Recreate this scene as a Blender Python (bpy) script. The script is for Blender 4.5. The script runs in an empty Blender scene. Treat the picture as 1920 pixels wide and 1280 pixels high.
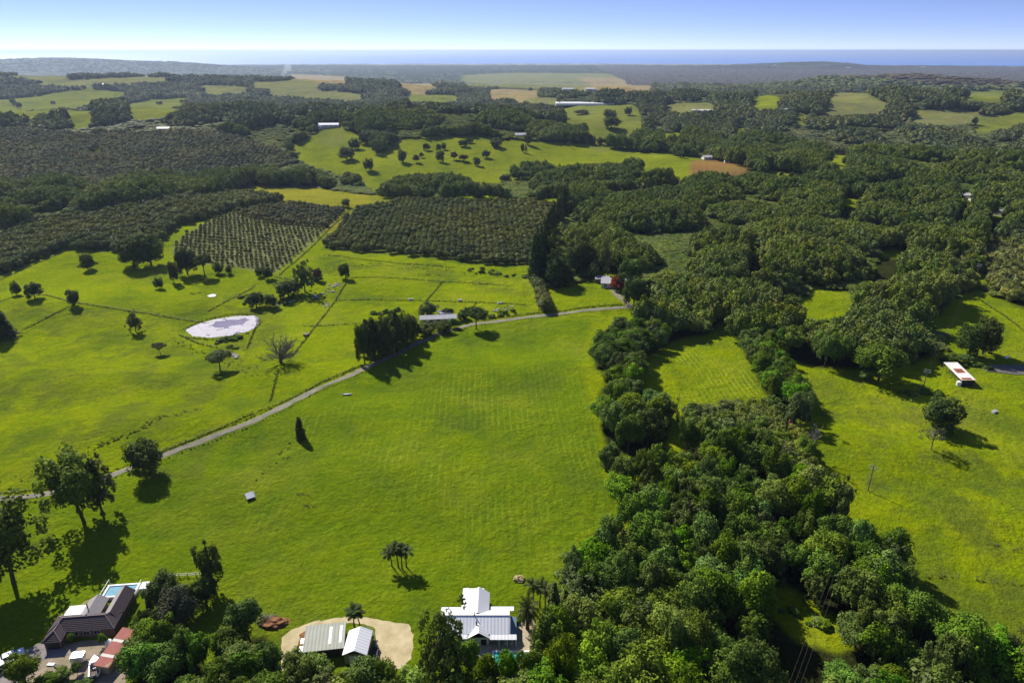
import bpy, bmesh, math, random
import numpy as np
from mathutils import Vector, Matrix

# ------------------------------------------------------------------ camera, sky, sun, exposure
S = bpy.context.scene
COL = S.collection
CAMZ = 120.0
F = 1280.0                                  # focal length in pixels of a 1920 px wide frame
PITCH = math.atan(545.6 / F)
cam_d = bpy.data.cameras.new('camera'); cam = bpy.data.objects.new('camera', cam_d); COL.objects.link(cam)
cam_d.sensor_width = 36.0; cam_d.lens = 36.0 * F / 1920.0
cam_d.clip_start = 1.0; cam_d.clip_end = 400000.0
cam.location = (0, 0, CAMZ); cam.rotation_euler = (math.pi / 2 - PITCH, 0, 0)
S.camera = cam

SUN_EL, SUN_AZ = math.radians(40), math.radians(-37)     # azimuth measured from +Y (view direction), negative = left
world = bpy.data.worlds.new('World'); S.world = world; world.use_nodes = True
wn, wl = world.node_tree.nodes, world.node_tree.links
wn.clear()
w_out = wn.new('ShaderNodeOutputWorld'); w_bg = wn.new('ShaderNodeBackground')
w_sky = wn.new('ShaderNodeTexSky'); w_sky.sky_type = 'NISHITA'; w_sky.sun_disc = False
w_sky.sun_elevation = SUN_EL; w_sky.sun_rotation = SUN_AZ
w_sky.altitude = 200; w_sky.air_density = 1.0; w_sky.dust_density = 0.0; w_sky.ozone_density = 2.0
w_tc = wn.new('ShaderNodeTexCoord'); w_map = wn.new('ShaderNodeMapping'); w_map.vector_type = 'POINT'
w_map.inputs['Location'].default_value = (0, 0, .065); w_map.inputs['Scale'].default_value = (1, 1, 3.6)        # sky lookup stretched and lifted so the blue starts low above the sea
wl.new(w_tc.outputs['Generated'], w_map.inputs['Vector'])
w_nrm = wn.new('ShaderNodeVectorMath'); w_nrm.operation = 'NORMALIZE'
wl.new(w_map.outputs['Vector'], w_nrm.inputs[0]); wl.new(w_nrm.outputs[0], w_sky.inputs['Vector'])
w_tint = wn.new('ShaderNodeMix'); w_tint.data_type = 'RGBA'; w_tint.blend_type = 'MULTIPLY'
w_tint.inputs['Factor'].default_value = 1.0; w_tint.inputs['B'].default_value = (1.16, 1.04, 1.30, 1)
wl.new(w_sky.outputs[0], w_tint.inputs['A'])
wl.new(w_tint.outputs['Result'], w_bg.inputs['Color']); w_bg.inputs['Strength'].default_value = 0.082
wl.new(w_bg.outputs[0], w_out.inputs['Surface'])

sun_d = bpy.data.lights.new('sun', 'SUN'); sun = bpy.data.objects.new('sun', sun_d); COL.objects.link(sun)
sun_d.energy = 5.0; sun_d.angle = math.radians(0.53); sun_d.color = (1.0, 0.955, 0.86)
sv = Vector((math.sin(SUN_AZ) * math.cos(SUN_EL), math.cos(SUN_AZ) * math.cos(SUN_EL), math.sin(SUN_EL)))
sun.rotation_euler = sv.to_track_quat('Z', 'Y').to_euler()

S.view_settings.view_transform = 'Standard'; S.view_settings.look = 'None'
S.view_settings.gamma = 1.0; S.view_settings.use_curve_mapping = False; S.view_settings.exposure = 0.60
S.render.engine = 'CYCLES'
S.cycles.max_bounces = 5; S.cycles.diffuse_bounces = 2; S.cycles.glossy_bounces = 2
S.cycles.transmission_bounces = 3; S.cycles.volume_bounces = 0; S.cycles.transparent_max_bounces = 4
S.cycles.use_denoising = True
S.cycles.caustics_reflective = False; S.cycles.caustics_refractive = False

# ------------------------------------------------------------------ terrain
SEA = -100.0
def sstep(x, a, b):
    t = np.clip((x - a) / (b - a), 0, 1); return t * t * (3 - 2 * t)
def vnoise(x, y, s=0):
    xi = np.floor(x); yi = np.floor(y); fx = x - xi; fy = y - yi
    fx = fx * fx * (3 - 2 * fx); fy = fy * fy * (3 - 2 * fy)
    def h(a, b):
        v = np.sin(a * 127.1 + b * 311.7 + s * 74.7) * 43758.5453; return v - np.floor(v)
    return (h(xi, yi) * (1 - fx) + h(xi + 1, yi) * fx) * (1 - fy) + (h(xi, yi + 1) * (1 - fx) + h(xi + 1, yi + 1) * fx) * fy
def fbm(x, y, o=3, s=0):
    r = 0; a = .5
    for k in range(o):
        r = r + a * vnoise(x * 2 ** k, y * 2 ** k, s + k); a *= .5
    return r / (1 - .5 ** o) * 2 - 1
BUMPS = [  # centre x, y, radius x, y, height
    (-330, 540, 230, 90, 9), (-250, 690, 330, 80, -9), (-620, 1080, 420, 240, 38), (-100, 860, 120, 120, 4),
    (-30, 1020, 300, 150, 30), (-300, 1420, 500, 160, -14), (-1500, 2350, 900, 320, 62), (-500, 2300, 400, 260, 26),
    (330, 700, 230, 120, 13), (420, 960, 300, 110, -16), (760, 1500, 520, 260, 36), (230, 1850, 190, 260, 34),
    (320, 950, 90, 90, 12), (1500, 2750, 520, 280, 62), (130, 460, 160, 90, 3), (-140, 300, 70, 60, -3), (300, 430, 120, 70, 5),
    (-4700, 7900, 950, 600, 100), (-6200, 7900, 1300, 600, 92), (-3500, 8000, 750, 500, 62), (3950, 9200, 620, 400, 62), (3150, 9300, 700, 400, 44), (5200, 9500, 900, 400, 26), (2300, 9300, 500, 400, 14),
    (12, 250, 75, 17, 2.6), (-115, 205, 45, 13, 2.2), (-175, 245, 55, 15, 2.4), (125, 190, 45, 14, 2.0), (150, 158, 50, 12, 1.7), (-45, 172, 80, 15, 1.5), (-60, 215, 60, 12, 1.2), (-230, 330, 60, 20, 2.5),
    (80, 3300, 500, 260, 20), (-250, 3000, 400, 240, 22), (900, 3300, 400, 300, 24)]
FLATS = []  # levelled pads: x, y, radius, z
def Hraw(x, y):
    x = np.asarray(x, float); y = np.asarray(y, float)
    r = np.hypot(x, y)
    z = -98 * sstep(y, 1250, 5400) * 1.0
    z = z - 9 * sstep(y, 9800, 12400)
    for cx, cy, sx, sy, h in BUMPS:
        z = z + h * np.exp(-((x - cx) / sx) ** 2 - ((y - cy) / sy) ** 2)
    amp = 2.0 * sstep(y, 132, 210) + 7 * sstep(r, 450, 1400) - 6.5 * sstep(r, 4200, 6500)
    amp = np.where(y < 0, 2 * sstep(-y, 50, 300), amp)
    z = z + amp * fbm(x / 95, y / 95, 3, 5) + 0.35 * sstep(y, 135, 200) * fbm(x / 22, y / 22, 2, 9)
    return z
def H(x, y):
    z = Hraw(x, y)
    for fx, fy, fr, fz in FLATS:
        w = 1 - sstep(np.hypot(np.asarray(x, float) - fx, np.asarray(y, float) - fy), fr, fr * 1.8)
        z = z * (1 - w) + fz * w
    return z
CP, SP = math.cos(PITCH), math.sin(PITCH)
def at(px, py, far=14000.):
    """where the sight line through a photo pixel meets the terrain"""
    px = np.atleast_1d(np.asarray(px, float)); py = np.atleast_1d(np.asarray(py, float))
    dx, dy = px - 960, py - 640
    fw = F * CP - dy * SP; dn = F * SP + dy * CP
    X = dx / fw; Z = -dn / fw                        # per metre forward
    flat = CAMZ / np.maximum(-Z, 1e-4); up = Z > -.0085
    T = np.minimum(flat[:, None] * .6 * 1.012 ** np.arange(104)[None], far)
    Hh = H(X[:, None] * T, T); bl = CAMZ + Z[:, None] * T < Hh
    k = np.where(bl.any(1), bl.argmax(1), 103); r_ = np.arange(len(X))
    hi = T[r_, k]; lo = T[r_, np.maximum(k - 1, 0)]
    for _ in range(12):
        m = (lo + hi) / 2; b = CAMZ + Z * m < H(X * m, m); hi = np.where(b, m, hi); lo = np.where(b, lo, m)
    hit = np.where(up, far, hi)
    return np.stack([X * hit, hit], 1)
def at1(px, py):
    p = at(px, py)[0]; return float(p[0]), float(p[1])
def g3(px, py, dz=0.):
    x, y = at1(px, py); return Vector((x, y, float(H(x, y)) + dz))
def proj(x, y, z):
    d = y * CP + (CAMZ - z) * SP; u = y * SP - (CAMZ - z) * CP
    return 960 + F * x / d, 640 - F * u / d
def height_for(x, y, z0, ty):
    """height above z0 at which a plumb line over (x, y) reaches photo row ty"""
    k = (640 - ty) / F
    return (k * (y * CP + CAMZ * SP) - y * SP + CAMZ * CP) / (CP + k * SP) - z0
def pxm(x, y, z=0.):                                  # photo pixels per metre
    return F / (y * CP + (CAMZ - z) * SP)
for px, py, r in ((420, 612, 22), (822, 600, 16), (1800, 706, 16), (1140, 530, 26), (435, 668, 6)):
    x, y = at1(px, py); FLATS.append((x, y, r, float(Hraw(x, y))))

def inside(P, poly):
    x, y = P[:, 0], P[:, 1]; c = np.zeros(len(P), bool); n = len(poly)
    for i in range(n):
        x1, y1 = poly[i]; x2, y2 = poly[(i + 1) % n]
        if y1 == y2: continue
        m = ((y1 > y) != (y2 > y)) & (x < (x2 - x1) * (y - y1) / (y2 - y1) + x1); c ^= m
    return c
def W(poly): a = np.array(poly, float); return at(a[:, 0], a[:, 1])
def inany(P, polys):
    c = np.zeros(len(P), bool)
    for p in polys: c |= inside(P, p)
    return c
def dist_line(P, line):
    d = np.full(len(P), 1e9)
    for a, b in zip(line[:-1], line[1:]):
        ab = b - a; t = np.clip(((P - a) @ ab) / (ab @ ab + 1e-9), 0, 1)
        d = np.minimum(d, np.hypot(*(P - a - t[:, None] * ab).T))
    return d

# ------------------------------------------------------------------ helpers
def tag(o, label=None, cat=None, group=None, kind=None):
    if label: o['label'] = label
    if cat: o['category'] = cat
    if group: o['group'] = group
    if kind: o['kind'] = kind
    return o
def empty(name, loc, rz=0.):
    o = bpy.data.objects.new(name, None); COL.objects.link(o); o.location = loc; o.rotation_euler = (0, 0, rz)
    o.empty_display_size = .5
    return o
def link(name, me, mat=None, parent=None, loc=None):
    o = bpy.data.objects.new(name, me); COL.objects.link(o)
    if mat is not None and len(me.materials) == 0: me.materials.append(mat)
    if parent is not None: o.parent = parent
    if loc is not None: o.location = loc
    return o
def mesh_np(name, V, Fc, smooth=False, tint=None):
    V = np.asarray(V, np.float32); Fc = np.asarray(Fc, np.int32); k = Fc.shape[1]
    me = bpy.data.meshes.new(name)
    me.vertices.add(len(V)); me.vertices.foreach_set('co', V.ravel())
    me.loops.add(Fc.size); me.loops.foreach_set('vertex_index', Fc.ravel())
    me.polygons.add(len(Fc)); me.polygons.foreach_set('loop_start', np.arange(len(Fc), dtype=np.int32) * k)
    if tint is not None:
        a = me.attributes.new('tint', 'FLOAT', 'FACE'); a.data.foreach_set('value', np.asarray(tint, np.float32))
    me.update(calc_edges=True); me.validate()
    me.polygons.foreach_set('use_smooth', np.full(len(Fc), smooth))
    return me
class MB:
    def __init__(s): s.v = []; s.f = []
    def poly(s, pts): n = len(s.v); s.v += [tuple(p) for p in pts]; s.f.append(tuple(range(n, n + len(pts)))); return s
    def box(s, x0, x1, y0, y1, z0, z1):
        n = len(s.v)
        s.v += [(x0, y0, z0), (x1, y0, z0), (x1, y1, z0), (x0, y1, z0), (x0, y0, z1), (x1, y0, z1), (x1, y1, z1), (x0, y1, z1)]
        s.f += [tuple(n + i for i in q) for q in ((0, 3, 2, 1), (4, 5, 6, 7), (0, 1, 5, 4), (1, 2, 6, 5), (2, 3, 7, 6), (3, 0, 4, 7))]; return s
    def slab(s, pts, t):
        """a plate with top polygon pts and thickness t"""
        n = len(s.v); k = len(pts)
        s.v += [tuple(p) for p in pts] + [(p[0], p[1], p[2] - t) for p in pts]
        s.f.append(tuple(range(n, n + k))); s.f.append(tuple(range(n + 2 * k - 1, n + k - 1, -1)))
        for i in range(k): j = (i + 1) % k; s.f.append((n + i, n + k + i, n + k + j, n + j))
        return s
    def tube(s, path, radii, n=6):
        b = len(s.v); path = [Vector(p) for p in path]
        for i, p in enumerate(path):
            d = (path[min(i + 1, len(path) - 1)] - path[max(i - 1, 0)]).normalized()
            u = d.orthogonal().normalized() if abs(d.z) < .9 else Vector((1, 0, 0)); u = (u - d * u.dot(d)).normalized(); w = d.cross(u)
            for k in range(n):
                a = 2 * math.pi * k / n; s.v.append(tuple(p + (u * math.cos(a) + w * math.sin(a)) * radii[i]))
        for i in range(len(path) - 1):
            for k in range(n):
                q = (k + 1) % n; s.f.append((b + i * n + k, b + i * n + q, b + (i + 1) * n + q, b + (i + 1) * n + k))
        s.f.append(tuple(b + (len(path) - 1) * n + k for k in range(n))); return s
    def mesh(s, name): me = bpy.data.meshes.new(name); me.from_pydata(s.v, [], s.f); me.update(); return me
    def build(s, name, mat, parent=None, loc=None): return link(name, s.mesh(name), mat, parent, loc)
def copy_tree(o, parent=None):
    c = o.copy(); COL.objects.link(c); c.parent = parent
    for ch in o.children: copy_tree(ch, c)
    return c

# ------------------------------------------------------------------ materials
def new_mat(name):
    m = bpy.data.materials.new(name); m.use_nodes = True; nt = m.node_tree; nt.nodes.clear()
    return m, nt.nodes, nt.links
def mixc(n, l, a, b, f, mode='MIX'):
    x = n.new('ShaderNodeMix'); x.data_type = 'RGBA'; x.blend_type = mode
    for k, v in (('A', a), ('B', b)):
        if isinstance(v, (tuple, list)): x.inputs[k].default_value = (*v[:3], 1)
        else: l.new(v, x.inputs[k])
    if isinstance(f, (int, float)): x.inputs['Factor'].default_value = f
    else: l.new(f, x.inputs['Factor'])
    return x.outputs['Result']
def noise(n, l, vec, scale, detail=3, rough=.55, lo=.35, hi=.65):
    t = n.new('ShaderNodeTexNoise'); t.inputs['Scale'].default_value = scale; t.inputs['Detail'].default_value = detail; t.inputs['Roughness'].default_value = rough
    if vec is not None: l.new(vec, t.inputs['Vector'])
    r = n.new('ShaderNodeMapRange'); r.inputs['From Min'].default_value = lo; r.inputs['From Max'].default_value = hi; r.clamp = True
    l.new(t.outputs['Fac'], r.inputs['Value']); return r.outputs['Result']
def math_n(n, l, op, a, b=None):
    x = n.new('ShaderNodeMath'); x.operation = op
    for i, v in enumerate((a, b)):
        if v is None: continue
        if isinstance(v, (int, float)): x.inputs[i].default_value = v
        else: l.new(v, x.inputs[i])
    return x.outputs[0]
def simple(name, col, rough=.7, var=.25, scale=1.5, col2=None, metal=0., spec=.3, bump=0., stripes=None):
    """painted / weathered surface: colour with blotches, optional fine ribs of sheeting"""
    m, n, l = new_mat(name)
    o = n.new('ShaderNodeOutputMaterial'); p = n.new('ShaderNodeBsdfPrincipled'); l.new(p.outputs[0], o.inputs['Surface'])
    tc = n.new('ShaderNodeTexCoord'); v = tc.outputs['Object']
    c2 = col2 if col2 else tuple(c * (1 - var) for c in col)
    c = mixc(n, l, col, c2, noise(n, l, v, scale, 4, .6))
    if stripes:
        ax, per, k = stripes
        sp = n.new('ShaderNodeSeparateXYZ'); l.new(v, sp.inputs[0])
        w = math_n(n, l, 'SINE', math_n(n, l, 'MULTIPLY', sp.outputs[ax], 2 * math.pi / per))
        w = math_n(n, l, 'MULTIPLY_ADD', w, .5); w.node.inputs[2].default_value = .5
        c = mixc(n, l, c, tuple(x * (1 - k) for x in col), w)
        b = n.new('ShaderNodeBump'); b.inputs['Strength'].default_value = .5; b.inputs['Distance'].default_value = .05
        l.new(w, b.inputs['Height']); l.new(b.outputs[0], p.inputs['Normal'])
    elif bump:
        b = n.new('ShaderNodeBump'); b.inputs['Strength'].default_value = .6; b.inputs['Distance'].default_value = bump
        l.new(noise(n, l, v, scale * 6, 3), b.inputs['Height']); l.new(b.outputs[0], p.inputs['Normal'])
    l.new(c, p.inputs['Base Color']); p.inputs['Roughness'].default_value = rough; p.inputs['Metallic'].default_value = metal
    p.inputs['Specular IOR Level'].default_value = spec
    return m
def leaf_mat(name, dark, light, trans=.13, rnd=.3, hue=.02, spec=.06):
    m, n, l = new_mat(name)
    o = n.new('ShaderNodeOutputMaterial'); p = n.new('ShaderNodeBsdfPrincipled')
    at_ = n.new('ShaderNodeAttribute'); at_.attribute_name = 'tint'
    c = mixc(n, l, dark, light, at_.outputs['Fac'])
    oi = n.new('ShaderNodeObjectInfo'); h = n.new('ShaderNodeHueSaturation')
    def rng_(a, b, src):
        r = n.new('ShaderNodeMapRange'); r.inputs['To Min'].default_value = a; r.inputs['To Max'].default_value = b; l.new(src, r.inputs['Value']); return r.outputs[0]
    l.new(rng_(1 - rnd, 1 + rnd, oi.outputs['Random']), h.inputs['Value'])
    r2 = math_n(n, l, 'FRACT', math_n(n, l, 'MULTIPLY', oi.outputs['Random'], 17.31))
    l.new(rng_(.5 - hue, .5 + hue, r2), h.inputs['Hue'])
    r3 = math_n(n, l, 'FRACT', math_n(n, l, 'MULTIPLY', oi.outputs['Random'], 53.7))
    l.new(rng_(.88, 1.10, r3), h.inputs['Saturation'])
    pn = noise(n, l, oi.outputs['Location'], .014, 2, .5, .38, .62)
    c = mixc(n, l, c, mixc(n, l, c, (1.30, 1.18, .9), 1.0, 'MULTIPLY'), pn)
    pd = noise(n, l, oi.outputs['Location'], .022, 2, .5, .50, .66)
    c = mixc(n, l, c, mixc(n, l, c, (.66, .76, .8), 1.0, 'MULTIPLY'), pd)
    l.new(c, h.inputs['Color']); l.new(h.outputs[0], p.inputs['Base Color'])
    p.inputs['Roughness'].default_value = .7; p.inputs['Specular IOR Level'].default_value = spec
    t = n.new('ShaderNodeBsdfTranslucent'); l.new(mixc(n, l, h.outputs[0], (1.2, 1.25, .45), 1.0, 'MULTIPLY'), t.inputs['Color'])
    mx = n.new('ShaderNodeMixShader'); mx.inputs[0].default_value = trans
    l.new(p.outputs[0], mx.inputs[1]); l.new(t.outputs[0], mx.inputs[2]); l.new(mx.outputs[0], o.inputs['Surface'])
    return m
M = {}
M['leaf'] = leaf_mat('broadleaf foliage', (0.04, 0.075, 0.008), (0.165, 0.245, 0.026), rnd=0.3, hue=.02)
M['leaf_mid'] = leaf_mat('forest foliage', (0.065, 0.098, 0.018), (0.195, 0.245, 0.048), rnd=0.16, hue=.02)
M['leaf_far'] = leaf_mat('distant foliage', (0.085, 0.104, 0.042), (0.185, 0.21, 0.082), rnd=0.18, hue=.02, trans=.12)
M['leaf_fresh'] = leaf_mat('fresh green foliage', (0.045, 0.11, 0.01), (0.17, 0.3, 0.026), rnd=0.2)
M['leaf_gum'] = leaf_mat('gum foliage', (0.052, 0.076, 0.018), (0.155, 0.195, 0.046), rnd=0.2)
M['leaf_dark'] = leaf_mat('dark foliage', (0.034, 0.052, 0.01), (0.115, 0.15, 0.03), rnd=0.2)
M['leaf_orch'] = leaf_mat('orchard foliage', (0.08, 0.1, 0.03), (0.215, 0.235, 0.072), rnd=0.18, hue=.02)
M['leaf_grey'] = leaf_mat('grey green foliage', (.060, .070, .035), (.12, .13, .07), rnd=.1)
M['leaf_red'] = leaf_mat('red foliage', (.10, .022, .012), (.30, .06, .03), rnd=.1, hue=.01)
M['leaf_rust'] = leaf_mat('bronze foliage', (.055, .035, .015), (.13, .085, .035), rnd=.2)
M['leaf_heath'] = leaf_mat('heath foliage', (.075, .066, .045), (.15, .13, .09), rnd=.25, trans=.1)
M['leaf_slope'] = leaf_mat('old orchard foliage', (0.1, 0.108, 0.048), (0.245, 0.245, 0.11), rnd=0.2)
M['palm'] = leaf_mat('palm frond', (.030, .050, .012), (.070, .095, .028), rnd=.1)
M['tuft'] = leaf_mat('rank grass', (0.085, 0.115, 0.01), (0.17, 0.2, 0.018), rnd=.35)
M['bark'] = simple('bark', (.10, .075, .05), .9, .4, 3, bump=.05)
M['palebark'] = simple('pale bark', (.34, .30, .25), .85, .5, 2, bump=.03)
M['drywood'] = simple('dry twigs', (.24, .22, .165), .9, .3, 2)
M['white_roof'] = simple('white steel roof', (.70, .70, .71), .5, .08, .4, stripes=(0, .76, .025))
M['white_roof_y'] = simple('white steel roof across', (.70, .70, .71), .5, .08, .4, stripes=(1, .76, .025))
M['white'] = simple('white paint', (.80, .79, .76), .6, .1, .8)
M['cream'] = simple('cream weatherboard', (.62, .58, .50), .7, .12, 1)
M['blue_wall_shade'] = simple('blue grey wall and roof shade', (.16, .26, .34), .6, .15, 1)
M['glass'] = simple('dark window glass', (.02, .025, .03), .08, .1, 1, spec=.6)
M['tile'] = simple('brown roof tiles', (.085, .060, .062), .7, .45, 2.5, stripes=(1, .42, .35))
M['ridge'] = simple('pale ridge capping', (.30, .25, .24), .8, .3, 2)
M['grey_roof'] = simple('grey steel roof', (.36, .34, .33), .5, .15, .5, stripes=(0, .8, .18))
M['brickwall'] = simple('brown wall', (.16, .10, .08), .85, .3, 2)
M['green_roof'] = simple('pale green shed roof', (.33, .34, .27), .6, .25, .35, stripes=(0, .78, .12))
M['skylight'] = simple('clear roof sheet', (.85, .85, .78), .3, .08, 1)
M['shed_wall'] = simple('brown shed wall', (.13, .09, .065), .8, .3, 1)
M['gold_wall'] = simple('khaki gable wall', (.36, .31, .19), .8, .15, 1)
M['red_roof'] = simple('rust red roof', (.30, .055, .035), .65, .3, 1)
M['rust'] = simple('rusted iron', (.26, .075, .040), .8, .4, .8)
M['rusty_white'] = simple('rust stained white iron', (.74, .70, .64), .6, .1, .22, col2=(.45, .28, .20), stripes=(0, .76, .06))
M['dark'] = simple('dark metal', (.035, .033, .032), .6, .3, 2)
M['timber'] = simple('grey timber', (.20, .165, .13), .9, .35, 4)
M['steel'] = simple('galvanised steel', (.55, .56, .56), .4, .15, 2, metal=.3)
M['boat'] = simple('boat gelcoat', (.80, .80, .78), .3, .06, 2, spec=.5)
M['car_white'] = simple('white car paint', (.78, .78, .78), .25, .03, 2, spec=.6)
M['car_blue'] = simple('blue car paint', (.05, .06, .16), .25, .05, 2, spec=.6)
M['tyre'] = simple('tyre rubber', (.02, .02, .02), .85, .2, 5)
M['paving'] = simple('sandstone paving', (.46, .38, .26), .85, .3, 1.2, bump=.02)
M['darkpave'] = simple('slate paving', (.10, .09, .11), .8, .4, 1.2, bump=.02)
M['rock'] = simple('pale basalt rock', (.42, .39, .34), .9, .45, 1.5, bump=.1)
M['hay'] = simple('dry cuttings', (.48, .38, .18), .95, .45, 3, bump=.15)
M['soil'] = simple('red soil', (.26, .115, .045), .95, .4, .8, bump=.12)
M['far_roof'] = simple('weathered roof', (.52, .51, .50), .6, .2, .3)
M['plastic'] = simple('greenhouse sheeting', (.82, .82, .74), .5, .08, .1)

def pool_mat(name, col):
    m, n, l = new_mat(name); o = n.new('ShaderNodeOutputMaterial'); p = n.new('ShaderNodeBsdfPrincipled'); l.new(p.outputs[0], o.inputs['Surface'])
    tc = n.new('ShaderNodeTexCoord')
    l.new(mixc(n, l, col, tuple(c * .75 for c in col), noise(n, l, tc.outputs['Object'], 1.2, 2)), p.inputs['Base Color'])
    b = n.new('ShaderNodeBump'); b.inputs['Strength'].default_value = .15; b.inputs['Distance'].default_value = .05
    l.new(noise(n, l, tc.outputs['Object'], 4, 2), b.inputs['Height']); l.new(b.outputs[0], p.inputs['Normal'])
    p.inputs['Roughness'].default_value = .06; p.inputs['Specular IOR Level'].default_value = .12
    return m
M['pool_green'] = pool_mat('turquoise pool water', (.03, .34, .30))
M['pool_blue'] = pool_mat('blue pool water', (.13, .34, .44)); _p = [x for x in M['pool_blue'].node_tree.nodes if x.type == 'BSDF_PRINCIPLED'][0]; _p.inputs['Roughness'].default_value = .45; _p.inputs['Specular IOR Level'].default_value = .03
M['pond'] = pool_mat('grey pond water', (.25, .225, .29))  # lilac grey of the reflected sky put into the water colour

def ground_mat():
    m, n, l = new_mat('pasture and soil')
    o = n.new('ShaderNodeOutputMaterial'); p = n.new('ShaderNodeBsdfPrincipled'); l.new(p.outputs[0], o.inputs['Surface'])
    tc = n.new('ShaderNodeTexCoord'); v = tc.outputs['Object']
    a = n.new('ShaderNodeAttribute'); a.attribute_name = 'col'
    fx = n.new('ShaderNodeAttribute'); fx.attribute_name = 'fx'
    sp = n.new('ShaderNodeSeparateColor'); l.new(fx.outputs['Color'], sp.inputs[0])
    grass, mow, rough = sp.outputs[0], sp.outputs[1], sp.outputs[2]
    c = a.outputs['Color']
    # broad patches of drier / lusher sward
    big = noise(n, l, v, .016, 4, .6, .38, .62)
    c = mixc(n, l, c, mixc(n, l, c, (.66, .72, 1.0), 1.0, 'MULTIPLY'), math_n(n, l, 'MULTIPLY', big, math_n(n, l, 'MULTIPLY', grass, .8)))
    mid = noise(n, l, v, .11, 5, .65, .40, .62)
    c = mixc(n, l, c, mixc(n, l, c, (1.32, 1.14, .8), 1.0, 'MULTIPLY'), math_n(n, l, 'MULTIPLY', mid, math_n(n, l, 'MULTIPLY', grass, .85)))
    rg = noise(n, l, v, .045, 5, .7, .47, .60)
    c = mixc(n, l, c, (.125, .155, .018), math_n(n, l, 'MULTIPLY', rg, math_n(n, l, 'MULTIPLY', rough, .75)))
    dry = noise(n, l, v, .021, 5, .65, .50, .70)
    c = mixc(n, l, c, (.275, .285, .03), math_n(n, l, 'MULTIPLY', dry, math_n(n, l, 'MULTIPLY', grass, .42)))
    lush = noise(n, l, v, .033, 4, .6, .52, .68)
    c = mixc(n, l, c, (.088, .138, .014), math_n(n, l, 'MULTIPLY', lush, math_n(n, l, 'MULTIPLY', grass, .7)))
    fine = noise(n, l, v, .8, 5, .7, .33, .67)
    c = mixc(n, l, c, mixc(n, l, c, (.60, .66, .7), 1.0, 'MULTIPLY'), math_n(n, l, 'MULTIPLY', fine, .95))
    vf = noise(n, l, v, 2.6, 4, .7, .36, .7)
    c = mixc(n, l, c, mixc(n, l, c, (1.35, 1.22, 1.1), 1.0, 'MULTIPLY'), math_n(n, l, 'MULTIPLY', vf, .5))
    # rows left by the mower: strips of cut stalks running away from the house, broken up by noise
    sx = n.new('ShaderNodeSeparateXYZ'); l.new(v, sx.inputs[0])
    ph = math_n(n, l, 'ADD', math_n(n, l, 'MULTIPLY', sx.outputs[0], 2 * math.pi / 2.1), math_n(n, l, 'MULTIPLY', noise(n, l, v, .03, 2, .5, .2, .8), 5.0))
    ph = math_n(n, l, 'ADD', ph, math_n(n, l, 'MULTIPLY', sx.outputs[1], .12))
    row = math_n(n, l, 'POWER', math_n(n, l, 'MULTIPLY_ADD', math_n(n, l, 'SINE', ph), .5), 5.0)
    row.node.inputs[0].links[0].from_node.inputs[2].default_value = .5
    brk = noise(n, l, v, .35, 3, .7, .30, .68)
    brk2 = noise(n, l, v, .03, 2, .5, .42, .62)
    rowf = math_n(n, l, 'MULTIPLY', math_n(n, l, 'MULTIPLY', row, brk), math_n(n, l, 'MULTIPLY', mow, math_n(n, l, 'MULTIPLY', brk2, .38)))
    c = mixc(n, l, c, (.33, .36, .06), rowf)
    l.new(c, p.inputs['Base Color']); p.inputs['Roughness'].default_value = 1.; p.inputs['Specular IOR Level'].default_value = .0
    b = n.new('ShaderNodeBump'); b.inputs['Strength'].default_value = 1.0; b.inputs['Distance'].default_value = .6
    hh = math_n(n, l, 'ADD', math_n(n, l, 'MULTIPLY', noise(n, l, v, .9, 6, .75, .2, .8), 1.0), math_n(n, l, 'MULTIPLY', noise(n, l, v, .22, 4, .6, .2, .8), 1.6))
    l.new(hh, b.inputs['Height']); l.new(b.outputs[0], p.inputs['Normal'])
    return m
M['ground'] = ground_mat()

def road_mat():
    m, n, l = new_mat('gravel road'); o = n.new('ShaderNodeOutputMaterial'); p = n.new('ShaderNodeBsdfPrincipled'); l.new(p.outputs[0], o.inputs['Surface'])
    tc = n.new('ShaderNodeTexCoord'); v = tc.outputs['Object']
    at_ = n.new('ShaderNodeAttribute'); at_.attribute_name = 'edge'
    c = mixc(n, l, (.12, .105, .09), (.25, .215, .175), noise(n, l, v, .22, 6, .75, .35, .65))
    tr = math_n(n, l, 'MULTIPLY', at_.outputs['Fac'], noise(n, l, v, .4, 5, .75, .32, .6))
    c = mixc(n, l, c, (.14, .15, .045), tr)
    l.new(c, p.inputs['Base Color']); p.inputs['Roughness'].default_value = .95
    b = n.new('ShaderNodeBump'); b.inputs['Distance'].default_value = .04; l.new(noise(n, l, v, 5, 3), b.inputs['Height']); l.new(b.outputs[0], p.inputs['Normal'])
    return m
M['road'] = road_mat()
M['drive'] = simple('sandy gravel', (.50, .41, .235), .95, .3, .35, col2=(.36, .29, .15), bump=.03)
M['yard'] = simple('bare yard', (.30, .23, .17), .95, .4, .35, col2=(.20, .17, .10), bump=.04)
M['yard_grey'] = simple('grey gravel yard', (.24, .21, .19), .95, .3, .5, bump=.03)

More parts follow.
